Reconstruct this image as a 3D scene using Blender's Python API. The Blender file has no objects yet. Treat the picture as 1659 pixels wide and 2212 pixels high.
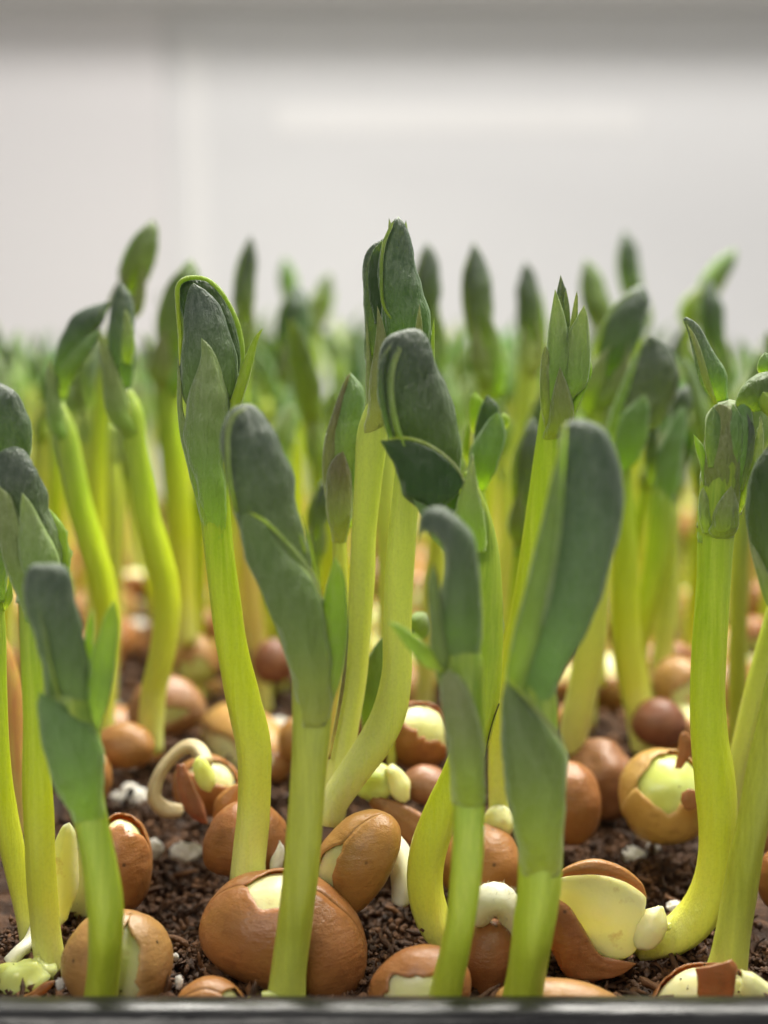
import bpy, math, random
import numpy as np
from mathutils import Vector, Matrix, noise
R_ = math.radians
random.seed(7); rng = np.random.default_rng(7)
SC = bpy.context.scene; COL = SC.collection
SC.unit_settings.system = 'METRIC'; SC.unit_settings.scale_length = 0.01      # one unit is one centimetre

# ------------------------------------------------------------------ camera
CAM_Z = 5.08; PITCH = math.atan(446/3072); F = 3072.0
cd = bpy.data.cameras.new('camera'); cam = bpy.data.objects.new('camera', cd); COL.objects.link(cam); SC.camera = cam
cd.sensor_fit = 'VERTICAL'; cd.sensor_height = 36.0; cd.lens = 50.0
cam.location = (0, 0, CAM_Z); cam.rotation_euler = (math.pi/2 - PITCH, 0, 0)
cd.clip_start = 0.5; cd.clip_end = 500
cd.dof.use_dof = True; cd.dof.focus_distance = 11.75; cd.dof.aperture_fstop = 0.162
# ------------------------------------------------------------------ room light, lamps, exposure
W = bpy.data.worlds.new('World'); SC.world = W; W.use_nodes = True
bg = W.node_tree.nodes['Background']; bg.inputs[0].default_value = (0.95, 0.97, 1.0, 1); bg.inputs[1].default_value = 0.12
def area(name, loc, target, sx, sy, power, col):
    l = bpy.data.lights.new(name, 'AREA'); l.shape = 'RECTANGLE'; l.size = sx; l.size_y = sy; l.energy = power; l.color = col
    o = bpy.data.objects.new(name, l); COL.objects.link(o); o.location = loc
    o.rotation_euler = (Vector(target)-Vector(loc)).to_track_quat('-Z', 'Y').to_euler(); return o
area('grow_light', (4, 22, 22), (0, 15.5, 0), 30, 9, 14500, (1.0, 0.965, 0.87))
area('room_light', (-7, -14, 20), (0, 12, 1), 12, 8, 2700, (1.0, 0.95, 0.86))
area('wall_fill_light', (6, 34, 32), (3, 60, 9), 60, 12, 8400, (1.0, 0.97, 0.94))  # unseen lamp added to brighten the back wall
SC.view_settings.view_transform = 'Standard'; SC.view_settings.look = 'None'
SC.view_settings.exposure = 0.66; SC.view_settings.gamma = 1.0
SC.cycles.max_bounces = 8; SC.cycles.transparent_max_bounces = 8
SC.cycles.use_denoising = True

# ------------------------------------------------------------------ helpers
cP, sP = math.cos(PITCH), math.sin(PITCH)
def at(px, py, Y):
    """the point of the plane y = Y seen at (px, py) of a 1659 x 2212 picture"""
    u = (px-829.5)/F; v = -(py-1106)/F
    dy = cP + v*sP; dz = -sP + v*cP
    k = Y/dy
    return np.array((u*k, Y, CAM_Z + dz*k))
def cm(Y): return Y*1.01/F                                        # size of one pixel at distance Y
def depth_of(py, z=0.0): 
    v = -(py-1106)/F
    return (CAM_Z-z)/((sP - v*cP)/(cP + v*sP))
def spline(P, n):
    P = np.asarray(P, float)
    if len(P) == 2:
        t = np.linspace(0, 1, n)[:, None]; return P[0]*(1-t)+P[1]*t
    d = np.r_[0, np.cumsum(np.maximum(1e-6, np.linalg.norm(np.diff(P[:, :2], axis=0), axis=1)))]
    # resample a Catmull-Rom curve evenly by length
    Q = np.vstack((2*P[0]-P[1], P, 2*P[-1]-P[-2])); out = []
    for i in range(len(P)-1):
        p0, p1, p2, p3 = Q[i:i+4]
        for t in np.linspace(0, 1, 16, endpoint=False):
            out.append(0.5*((2*p1)+(-p0+p2)*t+(2*p0-5*p1+4*p2-p3)*t*t+(-p0+3*p1-3*p2+p3)*t**3))
    out.append(P[-1]); out = np.array(out)
    k = min(3, out.shape[1])
    L = np.r_[0, np.cumsum(np.linalg.norm(np.diff(out[:, :k], axis=0), axis=1))]
    s = np.linspace(0, L[-1], n)
    return np.stack([np.interp(s, L, out[:, j]) for j in range(out.shape[1])], 1)
def fn(p, sc, seed=0.0, oct=3):
    return noise.fractal(Vector((p[0]*sc+seed, p[1]*sc-seed, p[2]*sc+seed*.37)), 0.9, 2.0, oct)
def mesh(name, V, Fc, m, parent=None, attrs=None, smooth=True, origin=None, cols=None):
    V = np.asarray(V, float)
    if origin is not None: V = V - np.asarray(origin)
    me = bpy.data.meshes.new(name); me.from_pydata(V.tolist(), [], [tuple(f) for f in Fc])
    if smooth: me.polygons.foreach_set('use_smooth', [True]*len(me.polygons))
    for k, a in (attrs or {}).items():
        at_ = me.attributes.new(k, 'FLOAT', 'POINT'); at_.data.foreach_set('value', np.asarray(a, np.float32))
    if cols is not None:
        ca = me.attributes.new('basecol', 'FLOAT_COLOR', 'POINT'); ca.data.foreach_set('color', np.asarray(cols, np.float32).ravel())
    me.materials.append(m); me.update()
    o = bpy.data.objects.new(name, me); COL.objects.link(o)
    if parent is not None: o.parent = parent
    return o
def tag(o, label=None, cat=None, group=None, kind=None):
    if label: o['label'] = label
    if cat: o['category'] = cat
    if group: o['group'] = group
    if kind: o['kind'] = kind
    return o
def empty(name, loc, label, cat, group=None):
    o = bpy.data.objects.new(name, None); COL.objects.link(o); o.location = [float(c) for c in loc]
    o.empty_display_size = .2
    return tag(o, label, cat, group)
def grid_faces(n, m, closed=False):
    f = []
    for i in range(n-1):
        for j in range(m if closed else m-1):
            a = i*m+j; b = i*m+(j+1) % m
            f.append((a, b, b+m, a+m))
    return f

# ------------------------------------------------------------------ materials
class NT:
    def __init__(s, name):
        s.m = bpy.data.materials.new(name); s.m.use_nodes = True; s.t = s.m.node_tree; s.n = s.t.nodes
        s.p = s.n['Principled BSDF']; s.out = s.n['Material Output']
    def node(s, ty, **kw):
        x = s.n.new(ty)
        for k, v in kw.items():
            if hasattr(x, k): setattr(x, k, v)
            else: x.inputs[k.replace('_', ' ')].default_value = v
        return x
    def link(s, a, b): s.t.links.new(a, b)
    def coord(s): return s.node('ShaderNodeTexCoord').outputs['Object']
    def noise(s, scale, detail=4, rough=.55, vec=None, stretch=None):
        x = s.node('ShaderNodeTexNoise'); x.inputs['Scale'].default_value = scale
        x.inputs['Detail'].default_value = detail; x.inputs['Roughness'].default_value = rough
        v = vec or s.coord()
        if stretch:
            mp = s.node('ShaderNodeMapping'); mp.inputs['Scale'].default_value = stretch; s.link(v, mp.inputs[0]); v = mp.outputs[0]
        s.link(v, x.inputs['Vector']); return x.outputs['Fac']
    def ramp(s, fac, stops):
        x = s.node('ShaderNodeValToRGB'); e = x.color_ramp.elements
        while len(e) < len(stops): e.new(.5)
        for i, (p, c) in enumerate(stops): e[i].position = p; e[i].color = (*c, 1) if len(c) == 3 else c
        s.link(fac, x.inputs[0]); return x.outputs[0]
    def mix(s, fac, a, b, blend='MIX'):
        x = s.node('ShaderNodeMix'); x.data_type = 'RGBA'; x.blend_type = blend
        for sock, v in ((x.inputs[0], fac), (x.inputs[6], a), (x.inputs[7], b)):
            if isinstance(v, (int, float)): sock.default_value = v
            elif isinstance(v, tuple): sock.default_value = (*v, 1)
            else: s.link(v, sock)
        return x.outputs[2]
    def math(s, op, a, b=0.0, c=None):
        x = s.node('ShaderNodeMath'); x.operation = op
        for i, v in enumerate((a, b) if c is None else (a, b, c)):
            if isinstance(v, (int, float)): x.inputs[i].default_value = v
            else: s.link(v, x.inputs[i])
        return x.outputs[0]
    def attr(s, name): x = s.node('ShaderNodeAttribute'); x.attribute_name = name; return x.outputs['Fac']
    def rnd(s): return s.node('ShaderNodeObjectInfo').outputs['Random']
    def bump(s, h, strength, dist, prev=None):
        x = s.node('ShaderNodeBump'); x.inputs['Strength'].default_value = strength; x.inputs['Distance'].default_value = dist
        s.link(h, x.inputs['Height'])
        if prev is not None: s.link(prev, x.inputs['Normal'])
        s.link(x.outputs[0], s.p.inputs['Normal']); return x.outputs[0]
    def sss(s, w, rad, scale=1.0):
        s.p.inputs['Subsurface Weight'].default_value = w; s.p.inputs['Subsurface Radius'].default_value = rad
        s.p.inputs['Subsurface Scale'].default_value = scale
    def set(s, **kw):
        for k, v in kw.items(): s.p.inputs[k.replace('_', ' ')].default_value = v
    def translucent(s, col, fac):
        tr = s.node('ShaderNodeBsdfTranslucent'); mx = s.node('ShaderNodeMixShader')
        if isinstance(col, tuple): tr.inputs[0].default_value = (*col, 1)
        else: s.link(col, tr.inputs[0])
        if isinstance(fac, (int, float)): mx.inputs[0].default_value = fac
        else: s.link(fac, mx.inputs[0])
        s.link(s.p.outputs[0], mx.inputs[1]); s.link(tr.outputs[0], mx.inputs[2]); s.link(mx.outputs[0], s.out.inputs[0])

STOPS = {}
def stem_material(name, stops, top_shift=0.0):
    STOPS[name] = stops
    s = NT(name); t = s.attr('t')
    n1 = s.noise(1.3, 3)
    tt = s.math('ADD', t, s.math('MULTIPLY', s.math('SUBTRACT', n1, 0.5), 0.25))
    tt = s.math('ADD', tt, s.math('MULTIPLY', s.math('SUBTRACT', s.rnd(), 0.5), 0.06))
    c = s.ramp(tt, stops)
    streak = s.noise(1.0, 5, .65, stretch=(26, 26, 1.1))
    c = s.mix(s.math('MULTIPLY', s.ramp(streak, [(.35, (0, 0, 0)), (.72, (1, 1, 1))]), .42), c, (.68, .75, .11))
    fine = s.noise(38, 3, .6)
    c = s.mix(s.math('MULTIPLY', s.ramp(fine, [(.45, (0, 0, 0)), (.8, (1, 1, 1))]), .16), c, (.12, .19, .03))
    s.link(c, s.p.inputs['Base Color'])
    s.sss(.42, (.16, .17, .04), 1.0)
    s.set(Roughness=.32, Specular_IOR_Level=.5)
    b = s.bump(streak, .45, .04); s.bump(fine, .16, .012, b)
    return s.m
YEL = (.68, .68, .085); YG = (.55, .62, .012); LG = (.34, .50, .010); GR = (.15, .28, .02)
M = {}
M['stem'] = stem_material('stem_green', [(0, (.74, .76, .30)), (.18, YEL), (.42, YG), (.72, LG), (.9, (.21, .34, .03)), (1, (.17, .26, .04))])
M['stem_green'] = stem_material('stem_deep_green', [(0, (.50, .56, .06)), (.25, (.40, .52, .02)), (.6, (.28, .44, .02)), (.85, (.17, .30, .03)), (1, (.13, .22, .04))])
M['stem_yellow'] = stem_material('stem_yellow', [(0, (.72, .72, .34)), (.35, (.66, .68, .16)), (.7, (.54, .61, .09)), (1, (.36, .46, .09))])
M['stem_olive'] = stem_material('stem_olive', [(0, (.58, .64, .14)), (.25, (.38, .42, .03)), (.6, (.33, .36, .04)), (.85, (.22, .32, .05)), (1, (.16, .24, .05))])
M['stem_rust'] = stem_material('stem_rust', [(0, (.62, .46, .20)), (.3, (.60, .26, .12)), (.55, (.56, .22, .10)), (1, (.45, .20, .08))])
M['stem_red'] = stem_material('stem_red', [(0, (.64, .60, .20)), (.3, (.60, .42, .14)), (.5, (.58, .40, .12)), (.75, (.50, .50, .08)), (1, (.30, .36, .06))])

def leaf_material(name, base, bloom, edge, low, inner, bloom_amt=.42, tr=.16, vein=.8):
    s = NT(name); t = s.attr('t'); e = s.attr('edge'); inn = s.attr('inner')
    n1 = s.noise(2.6, 4, .6); n2 = s.noise(30, 4, .7); n3 = s.noise(9, 4, .6, stretch=(2.5, 2.5, .7))
    c = s.mix(s.ramp(n1, [(.3, (0, 0, 0)), (.72, (1, 1, 1))]), base, tuple(b*1.45 for b in base))
    f = s.math('MULTIPLY', s.ramp(n3, [(.36, (0, 0, 0)), (.7, (1, 1, 1))]), bloom_amt)
    c = s.mix(f, c, bloom)
    f = s.math('MULTIPLY', s.ramp(n2, [(.50, (0, 0, 0)), (.72, (1, 1, 1))]), .40)
    c = s.mix(f, c, bloom)
    vc = s.node('ShaderNodeTexVoronoi'); vc.feature = 'DISTANCE_TO_EDGE'; vc.inputs['Scale'].default_value = 4.5
    mp = s.node('ShaderNodeMapping'); mp.inputs['Scale'].default_value = (1.5, 1.5, .75); mp.inputs['Rotation'].default_value = (.2, .35, .1)
    wn = s.node('ShaderNodeTexNoise'); wn.inputs['Scale'].default_value = 4; s.link(s.coord(), wn.inputs['Vector'])
    va = s.node('ShaderNodeVectorMath'); va.operation = 'MULTIPLY_ADD'; s.link(wn.outputs['Color'], va.inputs[0]); va.inputs[1].default_value = (.25, .25, .25); s.link(s.coord(), va.inputs[2])
    s.link(va.outputs[0], mp.inputs[0]); s.link(mp.outputs[0], vc.inputs['Vector'])
    vein_ = s.ramp(vc.outputs['Distance'], [(.0, (1, 1, 1)), (.07, (0, 0, 0))])
    c = s.mix(s.math('MULTIPLY', vein_, .28), c, bloom)
    ac = s.node('ShaderNodeAttribute'); ac.attribute_name = 'basecol'; hb = s.attr('hasbase')
    lowc = s.mix(hb, low, ac.outputs['Color'])
    c = s.mix(s.ramp(t, [(.0, (1, 1, 1)), (.22, (.82, .82, .82)), (.48, (.38, .38, .38)), (.78, (0, 0, 0))]), c, lowc)
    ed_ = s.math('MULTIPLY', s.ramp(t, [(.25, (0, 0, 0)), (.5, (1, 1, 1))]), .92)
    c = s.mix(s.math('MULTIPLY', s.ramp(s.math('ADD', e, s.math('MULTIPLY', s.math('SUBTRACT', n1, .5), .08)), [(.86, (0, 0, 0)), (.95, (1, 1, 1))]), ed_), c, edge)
    c = s.mix(inn, c, inner)
    # small change from one shoot to the next
    h = s.node('ShaderNodeHueSaturation'); s.link(c, h.inputs['Color'])
    s.link(s.math('MULTIPLY_ADD', s.rnd(), .04, .48), h.inputs['Hue'])
    s.link(s.math('MULTIPLY_ADD', s.rnd(), .35, .82), h.inputs['Value'])
    c = h.outputs[0]
    s.link(c, s.p.inputs['Base Color'])
    s.set(Roughness=.37, Specular_IOR_Level=.5, Sheen_Weight=.55, Sheen_Roughness=.26); s.p.inputs['Sheen Tint'].default_value = (.82, .95, .80, 1)
    s.sss(.12, (.10, .12, .03)); s.link(s.math('MULTIPLY_ADD', s.ramp(t, [(.0, (1, 1, 1)), (.4, (0, 0, 0))]), .42, .12), s.p.inputs['Subsurface Weight'])
    b = s.bump(n3, vein, .05); b = s.bump(n2, .35, .018, b); b = s.bump(vein_, -.5, .03, b)
    s.translucent(s.mix(.5, c, (.25, .60, .04)), s.math('MULTIPLY', s.ramp(t, [(.0, (0, 0, 0)), (.35, (1, 1, 1))]), tr))
    return s.m
M['dark'] = leaf_material('leaf_waxy_dark', (.036, .056, .034), (.17, .205, .155), (.27, .42, .08), (.12, .22, .02), (.05, .15, .025))
M['mid'] = leaf_material('leaf_mid', (.092, .158, .038), (.19, .27, .11), (.32, .47, .09), (.22, .36, .02), (.08, .22, .03), .5)
M['bract'] = leaf_material('bract_green', (.165, .205, .065), (.33, .38, .19), (.35, .47, .11), (.27, .42, .02), (.12, .27, .04), .5, .2)
M['bright'] = leaf_material('bract_bright', (.24, .38, .022), (.33, .44, .09), (.40, .56, .08), (.34, .48, .03), (.22, .40, .02), .35, .3)
M['blade'] = leaf_material('leaf_inside_green', (.034, .058, .018), (.05, .08, .03), (.30, .52, .10), (.04, .075, .018), (.06, .20, .02), .2, .3)
M['red'] = leaf_material('leaf_reddish', (.10, .085, .045), (.20, .17, .11), (.25, .33, .12), (.25, .13, .07), (.06, .14, .03), .4)

def coat_material(name, a, b, dark, pale):
    s = NT(name); n1 = s.noise(1.6, 5, .6); n2 = s.noise(7, 5, .7); n3 = s.noise(70, 2); n4 = s.noise(3.1, 3, .5)
    c = s.mix(s.ramp(n1, [(.3, (0, 0, 0)), (.7, (1, 1, 1))]), a, b)
    c = s.mix(s.math('MULTIPLY', s.ramp(n4, [(.52, (0, 0, 0)), (.72, (1, 1, 1))]), .6), c, pale)
    c = s.mix(s.math('MULTIPLY', s.ramp(n2, [(.55, (0, 0, 0)), (.78, (1, 1, 1))]), .55), c, dark)
    v = s.node('ShaderNodeTexVoronoi'); v.inputs['Scale'].default_value = 3.2; s.link(s.coord(), v.inputs['Vector'])
    c = s.mix(s.math('MULTIPLY', s.ramp(v.outputs['Distance'], [(.03, (1, 1, 1)), (.075, (0, 0, 0))]), .8), c, (.05, .02, .01))
    c = s.mix(s.math('MULTIPLY', s.ramp(n3, [(.55, (0, 0, 0)), (.7, (1, 1, 1))]), .12), c, pale)
    c = s.mix(s.ramp(s.attr('edge'), [(.93, (0, 0, 0)), (1, (1, 1, 1))]), c, pale)
    h = s.node('ShaderNodeHueSaturation'); s.link(c, h.inputs['Color'])
    s.link(s.math('MULTIPLY_ADD', s.rnd(), .018, .489), h.inputs['Hue'])
    s.link(s.math('MULTIPLY_ADD', s.rnd(), .4, .78), h.inputs['Value'])
    s.link(h.outputs[0], s.p.inputs['Base Color'])
    s.link(s.ramp(n1, [(.3, (.24, .24, .24)), (.7, (.42, .42, .42))]), s.p.inputs['Roughness']); s.set(Specular_IOR_Level=.55)
    s.sss(.14, (.12, .05, .02))
    b_ = s.bump(n2, .40, .035); b_ = s.bump(s.noise(2.2, 6, .7, stretch=(1, 1, 3.5)), .35, .06, b_); s.bump(n3, .2, .012, b_)
    return s.m
M['coat'] = coat_material('seed_coat_brown', (.44, .205, .062), (.32, .130, .036), (.10, .028, .010), (.46, .22, .085))
M['coat_tan'] = coat_material('seed_coat_tan', (.54, .315, .10), (.44, .225, .065), (.17, .06, .02), (.56, .33, .13))
M['coat_dark'] = coat_material('seed_coat_dark', (.33, .150, .070), (.24, .096, .044), (.08, .028, .014), (.46, .24, .12))
s = NT('cotyledon_cream'); n1 = s.noise(2.5, 4); n2 = s.noise(22, 3)
c = s.mix(s.ramp(n1, [(.3, (0, 0, 0)), (.7, (1, 1, 1))]), (.82, .77, .43), (.76, .76, .34))
c = s.mix(s.math('MULTIPLY', s.ramp(s.noise(4.5, 4, .6), [(.62, (0, 0, 0)), (.72, (1, 1, 1))]), .45), c, (.42, .24, .08))
s.link(c, s.p.inputs['Base Color']); s.sss(.5, (.2, .16, .06)); s.set(Roughness=.38); b = s.bump(n1, .3, .05); s.bump(n2, .18, .015, b); M['cream'] = s.m
s = NT('cotyledon_green'); n1 = s.noise(3, 4)
c = s.mix(s.ramp(n1, [(.3, (0, 0, 0)), (.7, (1, 1, 1))]), (.62, .66, .14), (.66, .74, .30))
s.link(c, s.p.inputs['Base Color']); s.sss(.5, (.2, .18, .05)); s.set(Roughness=.3); s.bump(n1, .3, .04); M['lime'] = s.m
s = NT('root_cream'); n1 = s.noise(5, 5, .7, stretch=(1, 1, 1)); n2 = s.noise(45, 3)
c = s.mix(n1, (.66, .58, .36), (.42, .30, .15)); s.link(c, s.p.inputs['Base Color']); s.sss(.3, (.12, .1, .05)); s.set(Roughness=.5); s.bump(n2, .4, .02); M['root'] = s.m
s = NT('root_white'); n1 = s.noise(6, 4)
c = s.mix(n1, (.78, .76, .62), (.70, .68, .45)); s.link(c, s.p.inputs['Base Color']); s.sss(.4, (.15, .14, .1)); s.set(Roughness=.45); s.bump(n1, .3, .03); M['white_root'] = s.m
s = NT('perlite_white'); n1 = s.noise(7, 5, .7)
c = s.mix(n1, (.92, .90, .84), (.68, .62, .52)); s.link(c, s.p.inputs['Base Color']); s.sss(.25, (.1, .1, .08)); s.set(Roughness=.7); s.bump(s.noise(22, 5, .7), .9, .05); M['perlite'] = s.m
s = NT('peat'); n1 = s.noise(5, 6, .7); n2 = s.noise(40, 4, .7)
c = s.ramp(n1, [(.3, (.008, .004, .002)), (.5, (.050, .021, .008)), (.72, (.15, .066, .024)), (.9, (.22, .11, .05))])
c = s.mix(s.math('MULTIPLY', s.math('POWER', s.attr('tone'), 1.8), .8), c, (.24, .11, .045)); s.link(c, s.p.inputs['Base Color'])
s.set(Roughness=.55, Specular_IOR_Level=.35); s.bump(n2, .8, .03); M['peat'] = s.m
s = NT('black_plastic'); n1 = s.noise(2.0, 5, .6, stretch=(.35, 3, 3)); n2 = s.noise(60, 3)
c = s.mix(n1, (.008, .0075, .008), (.020, .019, .021)); s.link(c, s.p.inputs['Base Color'])
s.link(s.ramp(n1, [(.3, (.16, .16, .16)), (.7, (.42, .42, .42))]), s.p.inputs['Roughness']); s.set(Specular_IOR_Level=.45)
b = s.bump(n1, .35, .06); s.bump(n2, .1, .01, b); M['plastic'] = s.m
s = NT('white_panel'); n1 = s.noise(.12, 3, .5)
c = s.mix(n1, (.74, .735, .73), (.69, .685, .68)); s.link(c, s.p.inputs['Base Color']); s.set(Roughness=.35, Specular_IOR_Level=.5); s.bump(s.noise(.35, 3), .15, .4); M['wall'] = s.m
s = NT('wall_highlight_white'); s.set(Roughness=.3); s.link(s.mix(s.noise(.3, 3), (.80, .79, .775), (.77, .76, .745)), s.p.inputs['Base Color']); M['strip'] = s.m  # paler paint standing in for highlights on the wall
s = NT('pinkish_panel'); s.set(Roughness=.5); s.link(s.mix(s.noise(.1, 2), (.735, .71, .705), (.72, .70, .695)), s.p.inputs['Base Color']); M['wall_side'] = s.m
s = NT('shelf_grey'); s.set(Roughness=.5, Metallic=.0); s.link(s.mix(s.noise(.2, 3, .5), (.42, .41, .39), (.48, .47, .45)), s.p.inputs['Base Color']); M['shelf'] = s.m
s = NT('hair_dark'); s.p.inputs['Base Color'].default_value = (.02, .015, .01, 1); s.set(Roughness=.4); M['hair'] = s.m
s = NT('withered_pink'); s.p.inputs['Base Color'].default_value = (.55, .28, .20, 1); M['withered'] = s.m

# ------------------------------------------------------------------ shape builders
def tube_world(name, P, m, parent, origin, n=40, sides=20, rib=.05, flat=1.0, seed=0., cap=True, wob=.03):
    """P rows: x, y, z, r in cm"""
    P = spline(P, n); V = []; t = np.linspace(0, 1, n); T = np.gradient(P[:, :3], axis=0)
    rib0, wob0 = rib, wob
    for i in range(n):
        if name == 'stem': g = max(.12, min(1, (.68-t[i])/.22)); rib = rib0*g; wob = wob0*g
        tt = T[i]/np.linalg.norm(T[i]); n0 = np.array((0, -1., 0)); n0 = n0 - tt*np.dot(n0, tt)
        if np.linalg.norm(n0) < .2: n0 = np.array((0, 0, 1.)) - tt*tt[2]
        n0 /= np.linalg.norm(n0); b = np.cross(tt, n0)
        for j in range(sides):
            a = 2*math.pi*j/sides
            r = P[i, 3]*(1 + rib*math.cos(4*a+.6+seed) + .35*rib*math.cos(9*a+seed*2))
            p = P[i, :3] + b*r*math.sin(a) + n0*r*flat*math.cos(a)
            if wob: p = p + (b*math.sin(a)+n0*math.cos(a))*P[i, 3]*wob*1.6*fn(p, 2.2, seed)
            V.append(p)
    Fc = grid_faces(n, sides, True)
    tv = np.repeat(t, sides).tolist()
    if cap:
        for e in (0, n-1):
            k = len(V); V.append(P[e, :3] + (T[e]/np.linalg.norm(T[e]))*P[e, 3]*(.35 if e else -.35)); tv.append(t[e])
            Fc += [((e*sides+j), (e*sides+(j+1) % sides), k)[::(1 if e else -1)] for j in range(sides)]
    return mesh(name, V, Fc, m, parent, {'t': tv}, origin=origin)

def leaf_sections(name, C, B, N, wl, wr, m, parent, origin, bulge=.8, hug=False, thick=.028, seed=0., amp=.03, m2=18, curl=.0, groove=.0, serr=0., basec=None, bl=None):
    """C centres, B half-width vectors, N unit outward normals, arc from -wl to wr (radians, per section)"""
    n = len(C); out = []; inn = []; t = []; e = []
    C = np.array(C); B = np.array(B)
    for i in range(n):
        q = min(1, (i/(n-1))/.30)
        if bl is None: B[i] = B[i]*(.74+.26*q*q*(3-2*q))
    bulge0 = bulge; RR = np.linalg.norm(B, axis=1); RH = np.maximum.accumulate(RR)
    for i in range(n):
        R = np.linalg.norm(B[i]); s = i/(n-1); bulge = bulge0 if bl is None else bl[i]
        for j in range(m2):
            u = -1+2*j/(m2-1); al = -wl[i] + (wl[i]+wr[i])*(j/(m2-1))
            rr = 1 + curl*max(0, abs(u)-.6)/.4
            base = C[i] + B[i]*math.sin(al)*rr
            d = N[i]*math.cos(al)*R*bulge*rr
            if hug: d = d + N[i]*(RH[i]-R)*bulge*.92
            if groove: d = d*(1-groove*math.exp(-(al/.22)**2))
            p = base + d
            nn = B[i]/max(R, 1e-6)*math.sin(al) + N[i]*math.cos(al)
            w = (fn(p, 2.2, seed, 2)*amp*.75 + fn(p, 6.0, seed+5, 3)*amp*.22 - abs(fn(p*np.array((1, 1, .55)), 3.4, seed+9, 2))*amp*.55)*min(1, R*6)
            w += .004*math.sin(al*7+s*3)*min(1, R*5)*min(1, s*3)
            p = p + nn*w
            if serr and abs(u) == 1: p = p + nn*serr*fn(p, 14, seed)
            th = thick*(.35+.65*(1-abs(u)**6))*min(1, .25+R*4)
            out.append(p); inn.append(p-nn*th); t.append(s); e.append(max(abs(u), 0 if s < .93 else (s-.93)/.07))
    k = n*m2; V = out+inn
    Fc = grid_faces(n, m2)
    Fc += [tuple(q+k for q in f[::-1]) for f in grid_faces(n, m2)]
    for i in range(n-1):
        a, b = i*m2, (i+1)*m2; Fc.append((a, b, b+k, a+k)[::1]); a += m2-1; b += m2-1; Fc.append((b, a, a+k, b+k))
    for j in range(m2-1):
        a = (n-1)*m2+j; Fc.append((a, a+1, a+1+k, a+k)[::1]); a = j; Fc.append((a+1, a, a+k, a+1+k))
    at_ = {'t': t+t, 'edge': e+e, 'inner': [0.]*k+[min(1., max(0, q_-.04)/.08) for q_ in t]}; cc = None
    if basec is not None:
        at_['hasbase'] = [1.]*(2*k); q = np.repeat(basec, m2, axis=0); cc = np.vstack((q, q)); cc = np.hstack((cc, np.ones((2*k, 1))))
    return mesh(name, V, Fc, m, parent, at_, origin=origin, cols=cc)

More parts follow.
